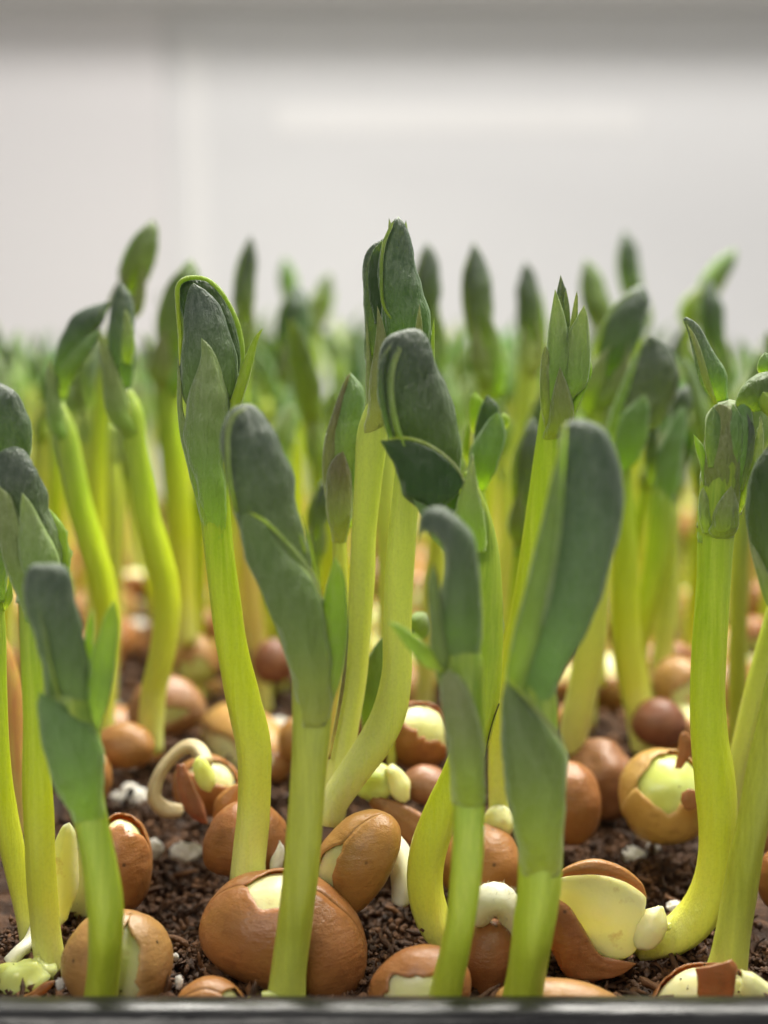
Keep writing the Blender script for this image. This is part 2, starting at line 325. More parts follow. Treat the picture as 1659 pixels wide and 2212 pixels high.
SM = {k: v.name for k, v in M.items() if k.startswith('stem')}
class Plant:
    def __init__(s, label, base, top, group='bean shoots growing in the tray', cat='seedling', name='bean_seedling'):
        """base = (px, py, Y); top = (py, Y): depth goes linearly between"""
        s.b, s.tp = base, top
        s.o = at(*base); s.root = empty(name, s.o, label, cat, group); s.k = random.random()*50
    def Y(s, py):
        (y0, Y0), (y1, Y1) = (s.b[1], s.b[2]), s.tp
        return Y0 + (Y1-Y0)*(py-y0)/(y1-y0)
    def p(s, x, y, dY=0): return at(x, y, s.Y(y)+dY)
    def stem(s, pts, m='stem', name='stem', n=46, dY=0, **kw):
        P = [(*s.p(q[0], q[1], dY+(q[3] if len(q) > 3 else 0)), q[2]*cm(s.Y(q[1]))) for q in pts]
        P[-1] = (*P[-1][:3], P[-1][3]*.4)
        s.k += 3.1
        if name == 'stem':
            Q = spline([(q[0], q[1], q[2]) for q in pts], 80); s.st = (Q, m, dY)
        return tube_world(name, P, M[m], s.root, s.o, n=n, seed=s.k, **kw)
    def margin(s, pts, r=3.2, dY=-.1, m='bract'):  # pale tube along a leaf fold, its colour standing in for rim light
        P = [(*s.p(x, y, dY), r*cm(s.Y(y))) for x, y in pts]
        P[0] = (*P[0][:3], .003); P[-1] = (*P[-1][:3], .003); s.k += 1
        return tube_world('leaf_margin_or_rim_light', P, M[m], s.root, s.o, n=40, sides=8, wob=.25, seed=s.k)
    def leaf(s, L, Rr, m='dark', name='leaf', dY=0., wrap=90, wl=None, wr=None, bulge=.8, n=34, amp=.035, **kw):
        """L, Rr: left and right outline, base to tip, in picture points"""
        n_ = n; L = spline(L, n_); Rr = spline(Rr, n_)
        C = []; B = []; N = []
        for i in range(n_):
            a = s.p(*L[i][:2], dY); b = s.p(*Rr[i][:2], dY)
            yy = (a[1]+b[1])/2; c = (a+b)/2
            h = (b-a)/2; h[1] = 0
            c[1] = yy; C.append(c); B.append(h)
        C = np.array(C); B = np.array(B); T = np.gradient(C, axis=0)
        for i in range(n_):
            nn = np.cross(B[i], T[i]); q = np.linalg.norm(nn)
            nn = nn/q if q > 1e-9 else np.array((0, -1., 0))
            if nn[1] > 0: nn = -nn
            nn = nn*.5 + np.array((0, -1., 0))*.5; nn /= np.linalg.norm(nn); N.append(nn)
        if name in ('bract', 'leaf_margin_or_rim_light', 'leaf_fold') and m != 'bright' and 'hug' not in kw: kw['hug'] = True
        wl = np.full(n_, R_(wl or wrap)); wr = np.full(n_, R_(wr or wrap)); s.k += 1.7
        bl = basec = None
        if hasattr(s, 'st'):
            Q, sm, sdY = s.st; mid = (L[0][:2]+Rr[0][:2])/2; i0 = np.argmin(np.hypot(Q[:, 0]-mid[0], Q[:, 1]-mid[1])); near = abs(Q[i0, 0]-mid[0]) < Q[i0, 2]*.9 and abs(Q[i0, 1]-mid[1]) < 25
            if near and name in ('bract', 'folded_leaf', 'sheath') and i0 < 76:
                stp = STOPS[SM[sm]]; basec = []; bl = []
                hwid = np.linalg.norm(Rr[:, :2]-L[:, :2], axis=1)/2
                for i in range(n_):
                    py = (L[i][1]+Rr[i][1])/2; k_ = np.argmin(abs(Q[:, 1]-py)); tt = k_/79
                    basec.append([np.interp(tt, [a for a, _ in stp], [c_[j] for _, c_ in stp]) for j in range(3)])
                    q = min(1, (i/(n_-1))/.30); q = q*q*(3-2*q); r_ = Q[k_, 2]*cm(s.Y(py))*.975
                    full = min(1, hwid[0]/Q[i0, 2]); full = 1 if full > .62 else full
                    if full == 1:
                        cs = s.p(Q[k_, 0], py, sdY+(dY-sdY)*q)
                        C[i] = cs*(1-q)+C[i]*q; bn = B[i]/max(1e-6, np.linalg.norm(B[i])); B[i] = bn*(r_*(1-q)+np.linalg.norm(B[i])*q)
                        if B[i][0] < 0: B[i] = -B[i]
                    bl.append(1*(1-q)+bulge*q if full == 1 else bulge)
                if full != 1: bl = None
        return leaf_sections(name, C, B, N, wl, wr, M[m], s.root, s.o, bulge=bulge, seed=s.k, amp=amp, basec=basec, bl=bl, **kw)

# ------------------------------------------------------------------ seeds
def seed(parent, o, c, a, b, dpt, ang=0., tilt=0., crack=None, m='coat', nu=48, nv=44, lump=.05, cot='cream', kidney=.12, gap=.03, seedn=None):
    """c centre (cm); a half length, b half height, dpt half depth; ang: direction of length in the picture (deg, ccw from right);
       tilt: turn about the vertical; crack: list of (phi0, half width, theta0, theta1) -> one opening in the coat"""
    sd = random.random()*90 if seedn is None else seedn
    Mx = Matrix.Rotation(R_(tilt), 3, 'Z') @ Matrix.Rotation(-R_(ang), 3, 'Y')
    def pt(th, ph, sc=1.0):
        x = math.cos(th); q = math.sin(th)**.92
        v = Vector((x*a, -q*math.cos(ph)*dpt, q*math.sin(ph)*b))
        v.z += kidney*a*(x*x-.4)*-1
        d = noise.fractal(Vector((v.x*1.3/a+sd, v.y*1.3/a, v.z*1.3/a)), 1, 2, 2)*lump*a
        d += noise.fractal(Vector((v.x*5/a+sd, v.y*5/a, v.z*5/a)), .8, 2, 3)*lump*a*.16
        v = v*(sc + d/max(a, .01))
        w = Mx @ v; return np.array((w.x, w.y, w.z)) + c
    def shell(name, mat, par, lo, hi, scale, cr, closed, thick=0.):
        V = []; t = []; e = []
        for i in range(nv+1):
            th = math.pi*i/nv; th = min(max(th, .02), math.pi-.02)
            if cr:
                ph0, hw, t0, t1 = cr; z = (th-t0)/(t1-t0)
                w = hw*max(0, math.sin(math.pi*min(1, max(0, z))))**.7 if 0 < z < 1 else 0.
                w *= 1+.35*noise.fractal(Vector((th*3.2, sd, 0)), .8, 2, 5); w += .035*noise.noise(Vector((th*17, sd, 3)))*(w > .1)
                pc = ph0 + .25*noise.noise(Vector((th*1.4, sd+7, 0)))
                A0 = pc + w; A1 = pc+2*math.pi-w
            else: A0, A1, w = math.pi, 3*math.pi, 0.
            for j in range(nu+1):
                f = j/nu; ph = A0+(A1-A0)*f
                ee = abs(2*f-1)
                k = scale + (.045*w*max(0, ee-.86)/.14*(.6+noise.noise(Vector((th*3, sd, ee)))) if cr else 0)
                V.append(pt(th, ph, k)); e.append(ee if w > .05 else 0.); t.append(i/nv)
        Fc = [tuple(f[::-1]) for f in grid_faces(nv+1, nu+1)]
        ob = mesh(name, V, Fc, mat, par, {'t': t, 'edge': e}, origin=o)
        if thick:
            md = ob.modifiers.new('thickness', 'SOLIDIFY'); md.thickness = thick; md.offset = -1
        return ob
    body = shell('cotyledon', M[cot], parent, 0, 1, 1-gap/a*.9, None, True)
    coat = shell('seed_coat', M[m], parent, 0, 1, 1.0, crack, False, thick=.013)
    if nu > 30 and a < 1.2:
        V = []; Fc = []
        for i in range(46):
            th = random.uniform(.3, 2.8); ph = random.uniform(-2.2, 2.6) if i % 3 else random.uniform(-2.4, -.6)
            q = pt(th, ph, 1.004); r = random.uniform(.004, .013)*(1.6 if i % 9 == 0 else 1); k = len(V)
            for d in ((1, .2, -.5), (-.7, .8, -.5), (-.4, -1, -.4), (.1, .1, 1), (.6, -.5, .5)):
                V.append(q + np.array(d)*r*random.uniform(.6, 1.5))
            Fc += [(k, k+1, k+3), (k+1, k+2, k+3), (k+2, k+4, k+3), (k+4, k, k+3), (k, k+4, k+2), (k, k+2, k+1)]
        tag(mesh('stuck_peat', V, Fc, M['peat'], parent, {'tone': [.2]*len(V)}, origin=o, smooth=False), kind='stuff')
    return body, coat
def bean(label, px, py, ah, bh, Y, ang=0, tilt=0, dpt=None, name='bean_seed', group='bean seeds lying on the soil', **kw):
    c = at(px, py, Y); k = cm(Y)
    e = empty(name, c, label, 'seed', group)
    seed(e, c, c, ah*k, bh*k, (dpt or min(ah, bh)*.85)*k, ang, tilt, **kw)
    return e
def blob(name, c, rx, ry, rz, m, parent=None, origin=None, amp=.25, nu=22, nv=14, sc=1.6, rot=None, sdv=None):
    V = []; sd = random.random()*80 if sdv is None else sdv
    rot = rot or Matrix.Identity(3)
    for i in range(nv+1):
        th = math.pi*min(max(i/nv, .01), .99)
        for j in range(nu):
            ph = 2*math.pi*j/nu
            v = Vector((math.sin(th)*math.cos(ph), math.sin(th)*math.sin(ph), math.cos(th)))
            v = v*(1+amp*noise.fractal(v*sc+Vector((sd, 0, 0)), 1, 2, 4))
            v = rot @ Vector((v.x*rx, v.y*ry, v.z*rz)); V.append(np.array(v)+np.asarray(c))
    Fc = [tuple(f[::-1]) for f in grid_faces(nv+1, nu, True)]
    return mesh(name, V, Fc, m, parent, {'t': [0.5]*len(V), 'edge': [0.]*len(V)}, origin=origin)

# ================================================================== THE SETTING
def soil_h(x, y):
    return .16*noise.fractal(Vector((x*.5, y*.5, 3)), 1, 2, 2) + .13*noise.fractal(Vector((x*1.7, y*1.7, 9)), .8, 2, 3) - .10 - .38*max(0, min(1, (15-y)/3))
xs = np.concatenate((np.linspace(-15, -3.2, 30)[:-1], np.linspace(-3.2, 3.2, 170), np.linspace(3.2, 15, 30)[1:]))
ys = np.concatenate((np.linspace(9.70, 15, 150), np.linspace(15, 36.5, 130)[1:]))
V = []; tone = []
for y in ys:
    for x in xs:
        near = 1 if y < 16 else .5
        h = soil_h(x, y) + .16*noise.fractal(Vector((x*6, y*6, 1)), .7, 2, 4)*near
        V.append((x, y, h)); tone.append(max(0, min(.6, .3+noise.noise(Vector((x*2, y*2, 0))))) * .4)
tag(mesh('soil', V, grid_faces(len(ys), len(xs)), M['peat'], None, {'tone': tone}), kind='structure')

# loose peat: short curled fibres and crumbs nobody could count
def fibres(name, n, x0, x1, y0, y1, rmin, rmax, label):
    sides, segs = 4, 5
    cx = rng.uniform(x0, x1, n); cy = y0 + (y1-y0)*rng.random(n)**1.3
    cz = np.array([soil_h(a, b) for a, b in zip(cx, cy)]) + rng.normal(.05, .05, n)
    az = rng.uniform(0, 2*np.pi, n); el = rng.normal(0, .5, n); bend = rng.normal(0, 2.6, n); r = rng.uniform(rmin, rmax, n)
    ln = r*rng.uniform(1.2, 4.5, n)*rng.choice([1, 1, 1, 1, 3], n); P = np.zeros((n, segs, 3)); pos = np.stack((cx, cy, cz), 1)
    Ts = np.zeros((n, segs, 3))
    for k in range(segs):
        a = az+bend*(k/(segs-1)-.5); e = el + .5*np.sin(k*1.3+az*3)*.6
        d = np.stack((np.cos(a)*np.cos(e), np.sin(a)*np.cos(e), np.sin(e)), 1)
        P[:, k] = pos; Ts[:, k] = d; pos = pos + d*(ln/(segs-1))[:, None]
    up = np.array((.1, .2, 1.)); b1 = np.cross(Ts, up); b1 /= np.linalg.norm(b1, axis=2, keepdims=True); b2 = np.cross(Ts, b1)
    prof = np.array([.35, 1, .75, 1.05, .2]); V = np.zeros((n, segs, sides, 3))
    lump = rng.uniform(.5, 1.5, (n, segs))
    for j in range(sides):
        a = 2*np.pi*j/sides
        V[:, :, j] = P + (b1*np.cos(a)+b2*np.sin(a))*(r[:, None]*prof[None]*lump)[..., None]
    V = V.reshape(-1, 3); f = []
    base = (np.arange(n)*segs*sides)[:, None]
    q = np.array([(k*sides+j, k*sides+(j+1) % sides, (k+1)*sides+(j+1) % sides, (k+1)*sides+j) for k in range(segs-1) for j in range(sides)] + [(3, 2, 1, 0), ((segs-1)*sides, (segs-1)*sides+1, (segs-1)*sides+2, (segs-1)*sides+3)])
    Fq = (base[:, :, None] + q[None]).reshape(-1, 4)
    me = bpy.data.meshes.new(name); me.vertices.add(len(V)); me.vertices.foreach_set('co', V.ravel())
    me.loops.add(Fq.size); me.loops.foreach_set('vertex_index', Fq.ravel()); me.polygons.add(len(Fq))
    me.polygons.foreach_set('loop_start', np.arange(0, Fq.size, 4)); me.polygons.foreach_set('loop_total', np.full(len(Fq), 4)); me.update(calc_edges=True)
    a = me.attributes.new('tone', 'FLOAT', 'POINT'); a.data.foreach_set('value', np.repeat(np.clip(rng.normal(.3, .35, n), 0, 1), segs*sides).astype(np.float32))
    me.polygons.foreach_set('use_smooth', [True]*len(me.polygons)); me.materials.append(M['peat'])
    o = bpy.data.objects.new(name, me); COL.objects.link(o); tag(o, label, 'peat', kind='stuff')
fibres('peat_crumbs', 40000, -3.3, 3.3, 9.7, 15.5, .008, .034, 'dark brown crumbly peat between the bean seeds at the front of the tray')
fibres('peat_crumbs', 9000, -6.5, 6.5, 15.5, 26, .03, .07, 'dark brown crumbly peat between the blurred seeds further back in the tray')

# tray: rounded black rim in front, side rims and the far one
tray = empty('plant_tray', (0, 9.6, -1), 'black plastic seedling tray with a rounded rim across the bottom', 'tray')
def rim(p0, p1, out, n=60):
    """rim profile swept from p0 to p1; out = outward unit vector"""
    prof = [(.18, -2.2), (.18, -.4), (.16, .10), (.17, .21), (.11, .26), (.0, .275), (-.10, .262), (-.16, .22), (-.185, .15), (-.20, .09), (-.245, .075), (-.30, .05), (-.335, .00), (-.34, -.08), (-.32, -.26), (-.32, -.9), (-.30, -2.2)]
    V = []; p0 = np.array(p0, float); p1 = np.array(p1, float); out = np.array(out, float)
    for i in range(n):
        q = p0+(p1-p0)*i/(n-1)
        for u, z in prof:
            w = .008*noise.noise(Vector((q[0]*.8, q[1]*.8, z*2)))
            V.append(q + out*(-u+w) + np.array((0, 0, z+w)))
    return V, grid_faces(n, len(prof))
for nm, p0, p1, out in (('front_rim', (-15.5, 9.60, -.14), (15.5, 9.60, -.14), (0, -1, 0)), ('back_rim', (-15.5, 36.8, -.14), (15.5, 36.8, -.14), (0, 1, 0)),
                        ('side_rim', (-15.2, 9.8, -.14), (-15.2, 36.6, -.14), (-1, 0, 0)), ('side_rim', (15.2, 9.8, -.14), (15.2, 36.6, -.14), (1, 0, 0))):
    V, Fc = rim(p0, p1, out); mesh(nm, V, Fc, M['plastic'], tray, origin=(0, 9.6, -1))
# background: white wall with painted highlight strips, pinkish wall at the left, grey shelf edge on top
def box(name, x0, x1, y0, y1, z0, z1, m, bev=.3, parent=None):
    V = [(x, y, z) for x in (x0, x1) for y in (y0, y1) for z in (z0, z1)]
    Fc = [(0, 1, 3, 2), (4, 6, 7, 5), (0, 4, 5, 1), (2, 3, 7, 6), (0, 2, 6, 4), (1, 5, 7, 3)]
    o = mesh(name, V, Fc, m, parent, smooth=False)
    b = o.modifiers.new('bevel', 'BEVEL'); b.width = bev; b.segments = 10; return o
tag(box('table', -60, 60, 2, 66, -4.2, -2.2, M['wall'], .2), kind='structure')
tag(box('back_wall', -60, 60, 62, 64, -2.2, 46, M['wall'], .2), kind='structure')
tag(box('side_wall', -60, -9.2, 61.6, 62, -2.2, 46, M['wall_side'], .5), kind='structure')
r_ = box('wall_highlight', -4.6, 10.8, 61.93, 62.0, 12.3, 13.5, M['strip'], .03)  # horizontal wall highlight, painted as a nearly flush paler strip
tag(r_, 'faint painted horizontal moulding on the white wall behind the shoots', 'highlight')
r_ = box('wall_highlight', -8.5, -7.5, 61.93, 62.0, 4, 16, M['strip'], .03)  # light streak on the wall, painted the same way
tag(r_, 'faint painted vertical moulding at the left of the white wall', 'highlight')
r_ = box('overhead_shelf', -50, 50, 57.8, 61.95, 17.15, 30, M['shelf'], .5)
tag(r_, 'blurred grey shelf edge crossing the very top of the picture', 'shelf')

# ================================================================== THE SHOOTS NEAR THE CAMERA
# A: sharp shoot left of centre, cupped dark leaf, three-pointed sheath
p = Plant('sharp hooded shoot left of centre with a bright rimmed dark leaf and pointed pale bract', (537, 1895, 11.55), (600, 11.75))
p.stem([(536, 1905, 40), (538, 1860, 37), (548, 1760, 36), (551, 1680, 37), (546, 1600, 38), (521, 1490, 37), (500, 1390, 34), (485, 1280, 33), (472, 1180, 32), (463, 1080, 33), (455, 960, 33), (452, 880, 28)], 'stem')
p.leaf([(398, 900), (386, 800), (390, 720), (384, 660), (384, 618), (400, 600), (425, 598)], [(505, 890), (524, 800), (520, 745), (505, 685), (475, 630), (450, 604), (425, 598)], 'blade', 'folded_leaf', dY=.10, wl=150, wr=120, bulge=.45, curl=.03)
p.leaf([(396, 930), (387, 830), (392, 740), (396, 660), (404, 625), (418, 611)], [(500, 930), (516, 820), (508, 745), (486, 680), (455, 632), (418, 611)], 'dark', 'folded_leaf', dY=0., wrap=125, bulge=.62, amp=.045)
p.leaf([(432, 1140), (412, 1040), (390, 940), (384, 880), (386, 820), (388, 770)], [(498, 1140), (470, 1060), (432, 960), (404, 900), (396, 830), (388, 770)], 'bract', 'bract', dY=.0, wl=110, wr=75, bulge=.95)
p.leaf([(452, 1180), (425, 1080), (396, 970), (392, 905), (412, 840), (436, 780), (441, 729)], [(502, 1190), (497, 1080), (494, 960), (497, 880), (485, 815), (465, 755), (441, 729)], 'bract', 'bract', dY=-.04, wl=84, wr=120, bulge=.95, amp=.045)
p.leaf([(470, 870), (480, 800), (492, 765), (502, 738)], [(506, 870), (508, 800), (506, 770), (502, 738)], 'dark', 'bract', dY=-.01, wrap=70, bulge=.6)
p.leaf([(480, 990), (492, 900), (505, 840), (528, 770), (550, 727), (569, 708)], [(512, 960), (520, 880), (538, 820), (551, 770), (558, 735), (569, 708)], 'bright', 'bract', dY=-.03, wrap=100, bulge=.8)

P_ = [(*p.p(x, y, -.02), 4.6*cm(11.7)) for x, y in ((388, 790), (389, 720), (384, 660), (384, 620), (400, 603), (428, 600), (452, 607), (478, 632), (500, 668), (514, 705), (523, 750), (522, 800), (512, 850))]
P_[0] = (*P_[0][:3], .003); P_[-1] = (*P_[-1][:3], .003)
tube_world('leaf_margin_or_rim_light', P_, M['bright'], p.root, p.o, n=50, sides=8, wob=.3)

# B: big soft grey bud in front of A, thick olive stem
p = Plant('shoot with a large grey-green bud leaning left on a thick olive front stem', (620, 2185, 10.35), (870, 10.35))
p.stem([(615, 2190, 46), (622, 2110, 40), (636, 2000, 39), (650, 1880, 39), (660, 1760, 39), (669, 1640, 40), (674, 1540, 44), (676, 1450, 47), (672, 1380, 48), (660, 1310, 44), (640, 1250, 36)], 'stem_olive')
p.leaf([(600, 1330), (545, 1240), (508, 1150), (488, 1060), (476, 960), (482, 905), (505, 878), (532, 872)], [(690, 1300), (678, 1210), (652, 1110), (622, 1000), (596, 930), (570, 888), (552, 875), (532, 872)], 'dark', 'folded_leaf', wl=130, wr=130, bulge=.7, amp=.05)
p.leaf([(500, 1100), (484, 1020), (480, 950), (492, 905), (515, 884)], [(520, 1110), (502, 1020), (498, 960), (502, 915), (515, 884)], 'dark', 'leaf_margin_or_rim_light', dY=-.10, wrap=70, bulge=.6)
p.leaf([(636, 1560), (624, 1450), (592, 1350), (545, 1240), (524, 1170), (524, 1120), (534, 1103)], [(716, 1560), (715, 1440), (700, 1330), (672, 1250), (620, 1180), (570, 1125), (534, 1103)], 'mid', 'bract', dY=-.07, wl=115, wr=80, bulge=.78, amp=.05)
p.leaf([(640, 1200), (628, 1160), (614, 1120), (606, 1098)], [(668, 1190), (650, 1150), (628, 1118), (606, 1098)], 'mid', 'bract', dY=-.05, wrap=60)
p.leaf([(668, 1560), (690, 1470), (694, 1380), (696, 1300), (712, 1235), (724, 1202)], [(712, 1570), (732, 1490), (748, 1400), (750, 1310), (744, 1245), (724, 1202)], 'bright', 'bract', dY=-.03, wrap=110, bulge=.7)
p.leaf([(686, 1290), (676, 1230), (664, 1160), (652, 1110)], [(696, 1290), (686, 1230), (670, 1160), (652, 1110)], 'bright', 'leaf_midrib', dY=-.02, wrap=100, bulge=1)

p.margin([(512, 1110), (498, 1040), (492, 980), (494, 930), (508, 897), (532, 880)], 4, -.24)
p.margin([(538, 1106), (574, 1128), (612, 1164), (648, 1204), (680, 1252), (696, 1300)], 3.4, -.24)
# C: tallest sharp shoot in the middle
p = Plant('tallest sharp shoot at the centre with a pointed grey bud and pale stem', (725, 1745, 12.1), (470, 12.0))
p.stem([(715, 1760, 32), (728, 1690, 30), (745, 1590, 28), (762, 1480, 28), (774, 1370, 28), (782, 1260, 28), (786, 1150, 27), (796, 1030, 30), (806, 930, 33), (825, 840, 38)], 'stem_yellow')
p.leaf([(800, 880), (790, 780), (787, 690), (783, 620), (784, 570), (798, 535), (830, 514)], [(850, 880), (850, 780), (848, 690), (846, 620), (845, 560), (842, 525), (830, 514)], 'dark', 'folded_leaf', dY=.12, wl=130, wr=90, bulge=.6)
p.leaf([(803, 700), (796, 640), (794, 580), (802, 545), (824, 520)], [(840, 700), (840, 640), (838, 580), (836, 540), (824, 520)], 'blade', 'folded_leaf', dY=.05, wl=95, wr=60, bulge=.5)
p.leaf([(845, 830), (820, 740), (815, 650), (817, 570), (826, 515), (844, 480), (861, 468)], [(930, 830), (938, 740), (926, 670), (910, 600), (892, 530), (878, 488), (861, 468)], 'dark', 'folded_leaf', wrap=135, bulge=.7, amp=.06)
p.leaf([(850, 700), (824, 660), (819, 590), (824, 530), (841, 490), (852, 474)], [(860, 700), (833, 660), (828, 590), (833, 530), (848, 490), (852, 474)], 'mid', 'leaf_margin_or_rim_light', dY=-.10, wrap=80, bulge=.8)
p.leaf([(836, 520), (838, 495), (840, 470)], [(846, 515), (848, 492), (840, 470)], 'bract', 'leaf_tip', wrap=90, n=12, amp=.01)
p.leaf([(870, 500), (873, 488), (877, 475)], [(882, 510), (880, 490), (877, 475)], 'bract', 'leaf_tip', wrap=90, n=12, amp=.01)
p.leaf([(800, 950), (795, 860), (803, 780), (812, 710), (815, 660)], [(840, 930), (850, 860), (848, 780), (832, 710), (815, 660)], 'bract', 'bract', dY=-.10, wrap=85, bulge=.8)
p.leaf([(884, 860), (886, 790), (896, 710), (906, 655)], [(940, 860), (922, 790), (914, 715), (906, 655)], 'bract', 'bract', dY=-.14, wrap=80, bulge=.6)
p.leaf([(905, 960), (918, 860), (926, 770), (934, 705), (938, 686)], [(945, 960), (942, 860), (940, 770), (939, 720), (938, 686)], 'bright', 'bract', dY=.0, wrap=100, bulge=.8)
p.leaf([(775, 1000), (790, 900), (789, 820), (790, 750), (791, 680)], [(812, 1000), (822, 900), (812, 820), (800, 750), (791, 680)], 'bract', 'bract', dY=.02, wrap=100, bulge=.8)
p.leaf([(705, 1640), (722, 1560), (738, 1470), (747, 1380), (751, 1320)], [(716, 1640), (732, 1560), (746, 1470), (752, 1380), (751, 1320)], 'red', 'red_streak', dY=-.16, wrap=90, bulge=.6, n=20)

# thick yellow curved stem behind it
p = Plant('thick pale yellow stem at the centre curving down to the left behind the front stems', (712, 1760, 11.75), (1000, 11.9))
p.stem([(706, 1775, 34), (722, 1730, 32), (765, 1665, 34), (812, 1600, 37), (842, 1535, 36), (857, 1455, 32), (858, 1370, 31), (861, 1280, 31), (867, 1180, 31), (876, 1080, 29), (884, 1000, 27), (890, 930, 26)], 'stem_yellow')
p.leaf([(862, 1010), (866, 950), (880, 900), (892, 870)], [(910, 1010), (914, 950), (906, 900), (892, 870)], 'bract', 'bract', wrap=130)

# D: front centre bud, and its S-shaped yellow stem
p = Plant('shoot with a broad wrinkled grey leaf bud at the centre above an S-shaped yellow stem', (1010, 2035, 11.35), (710, 10.9))
p.stem([(1050, 2010, 30), (1012, 2035, 34), (975, 2030, 38), (938, 1988, 40), (920, 1930, 40), (919, 1870, 40), (932, 1810, 40), (960, 1740, 38), (992, 1670, 37), (1022, 1590, 38), (1042, 1500, 38), (1050, 1400, 37), (1050, 1290, 36), (1044, 1190, 33), (1028, 1100, 26), (1010, 1020, 20)], 'stem')
p.leaf([(930, 1130), (880, 1070), (845, 990), (822, 900), (810, 820), (818, 765), (845, 725), (880, 710)], [(1012, 1100), (1006, 1040), (992, 950), (968, 860), (942, 780), (925, 735), (905, 712), (880, 710)], 'dark', 'folded_leaf', wrap=140, bulge=.68, amp=.075)
p.leaf([(846, 980), (826, 900), (815, 830), (822, 775), (848, 738)], [(862, 975), (838, 900), (830, 830), (836, 780), (848, 738)], 'dark', 'leaf_margin_or_rim_light', dY=-.13, wrap=80, bulge=.9)
p.leaf([(868, 990), (846, 910), (838, 840), (842, 790), (862, 745)], [(882, 985), (856, 910), (845, 840), (848, 795), (862, 745)], 'mid', 'leaf_margin_or_rim_light', dY=-.19, wrap=80, bulge=.9)
p.leaf([(905, 1118), (872, 1065), (846, 1010), (832, 975), (822, 955), (822, 951)], [(960, 1098), (992, 1068), (1002, 1035), (975, 990), (910, 952), (822, 951)], 'blade', 'folded_leaf', dY=-.27, wrap=88, bulge=.42, amp=.04, thick=.04)
p.leaf([(945, 1190), (920, 1140), (902, 1100), (890, 1075)], [(1010, 1190), (975, 1130), (930, 1095), (890, 1075)], 'mid', 'bract', dY=-.32, wrap=88, bulge=.6)
p.leaf([(955, 1190), (978, 1110), (1000, 1040), (1016, 990), (1018, 975)], [(1062, 1190), (1044, 1110), (1030, 1040), (1024, 1000), (1018, 975)], 'bract', 'bract', dY=-.22, wrap=90, bulge=.6, serr=.01)
p.leaf([(1030, 1560), (1048, 1460), (1052, 1360), (1050, 1280), (1040, 1200), (1034, 1150)], [(1062, 1570), (1082, 1460), (1087, 1360), (1084, 1270), (1064, 1190), (1034, 1150)], 'bright', 'bract', dY=-.02, wrap=110, bulge=.7, serr=.03)

p.margin([(824, 951), (870, 946), (918, 958), (962, 986), (992, 1018), (1004, 1045)], 3.4, -.30)
p.margin([(888, 1000), (862, 930), (848, 860), (850, 800), (866, 752)], 3, -.30)
# E: small hooked bud close to the camera
p = Plant('blurred front shoot with small hooked grey bud, thin green side leaf pointing left', (962, 2185, 10.15), (1110, 9.65))
p.stem([(955, 2190, 40), (970, 2110, 37), (992, 2010, 34), (1006, 1900, 36), (1012, 1800, 37), (1012, 1700, 37), (1008, 1600, 41), (1000, 1500, 45), (996, 1420, 46), (990, 1350, 40)], 'stem_green')
p.leaf([(955, 1480), (948, 1400), (950, 1300), (960, 1220), (950, 1170), (915, 1148), (900, 1180)], [(1036, 1470), (1044, 1390), (1040, 1290), (1030, 1200), (1012, 1140), (960, 1098), (912, 1112), (900, 1180)], 'dark', 'hooked_leaf', wrap=130, bulge=.8, amp=.03)
p.leaf([(945, 1500), (932, 1420), (924, 1330), (922, 1260), (935, 1210)], [(985, 1500), (972, 1420), (958, 1330), (950, 1260), (935, 1210)], 'mid', 'bract', dY=-.08, wrap=100, bulge=.9)
p.leaf([(974, 1730), (966, 1640), (958, 1570), (950, 1510), (952, 1460), (966, 1436)], [(1050, 1730), (1050, 1640), (1040, 1570), (1022, 1510), (995, 1460), (966, 1436)], 'bract', 'bract', dY=-.12, wrap=100, bulge=.9)
p.leaf([(955, 1462), (920, 1440), (885, 1405), (855, 1365), (836, 1342)], [(962, 1425), (930, 1400), (900, 1375), (868, 1352), (836, 1342)], 'bright', 'side_leaf', dY=-.1, wrap=100, bulge=.8)

# F: tallest blurred bud at right of centre
p = Plant('blurred front shoot with a very large smooth grey leaf bud right of centre', (1128, 2185, 10.15), (910, 9.55))
p.stem([(1122, 2190, 46), (1136, 2110, 42), (1152, 2000, 46), (1166, 1900, 47), (1168, 1800, 49), (1162, 1720, 54), (1154, 1640, 56), (1150, 1560, 56), (1150, 1480, 50), (1160, 1400, 40)], 'stem_green')
p.leaf([(1120, 1560), (1108, 1450), (1138, 1330), (1170, 1220), (1194, 1100), (1204, 1000), (1208, 940), (1222, 912), (1255, 905)], [(1210, 1560), (1240, 1450), (1286, 1330), (1322, 1220), (1346, 1120), (1346, 1030), (1326, 960), (1296, 920), (1255, 905)], 'dark', 'folded_leaf', wrap=135, bulge=.62, amp=.03)
p.leaf([(1092, 1560), (1086, 1480), (1106, 1380), (1134, 1270), (1160, 1170), (1184, 1060), (1204, 980), (1212, 930)], [(1140, 1560), (1150, 1450), (1172, 1350), (1190, 1260), (1204, 1170), (1212, 1070), (1216, 980), (1212, 930)], 'mid', 'leaf_margin_or_rim_light', dY=-.12, wrap=110, bulge=.7)
p.leaf([(1112, 1880), (1100, 1780), (1092, 1680), (1082, 1580), (1080, 1510), (1088, 1455)], [(1214, 1880), (1220, 1780), (1226, 1690), (1222, 1620), (1178, 1555), (1120, 1490), (1088, 1455)], 'mid', 'bract', dY=-.14, wl=115, wr=90, bulge=.72, amp=.03)

p.margin([(1092, 1460), (1126, 1494), (1166, 1540), (1204, 1586), (1224, 1622)], 4, -.36)
p.margin([(1222, 915), (1218, 980), (1214, 1060), (1206, 1160), (1190, 1260), (1172, 1350)], 4, -.30)
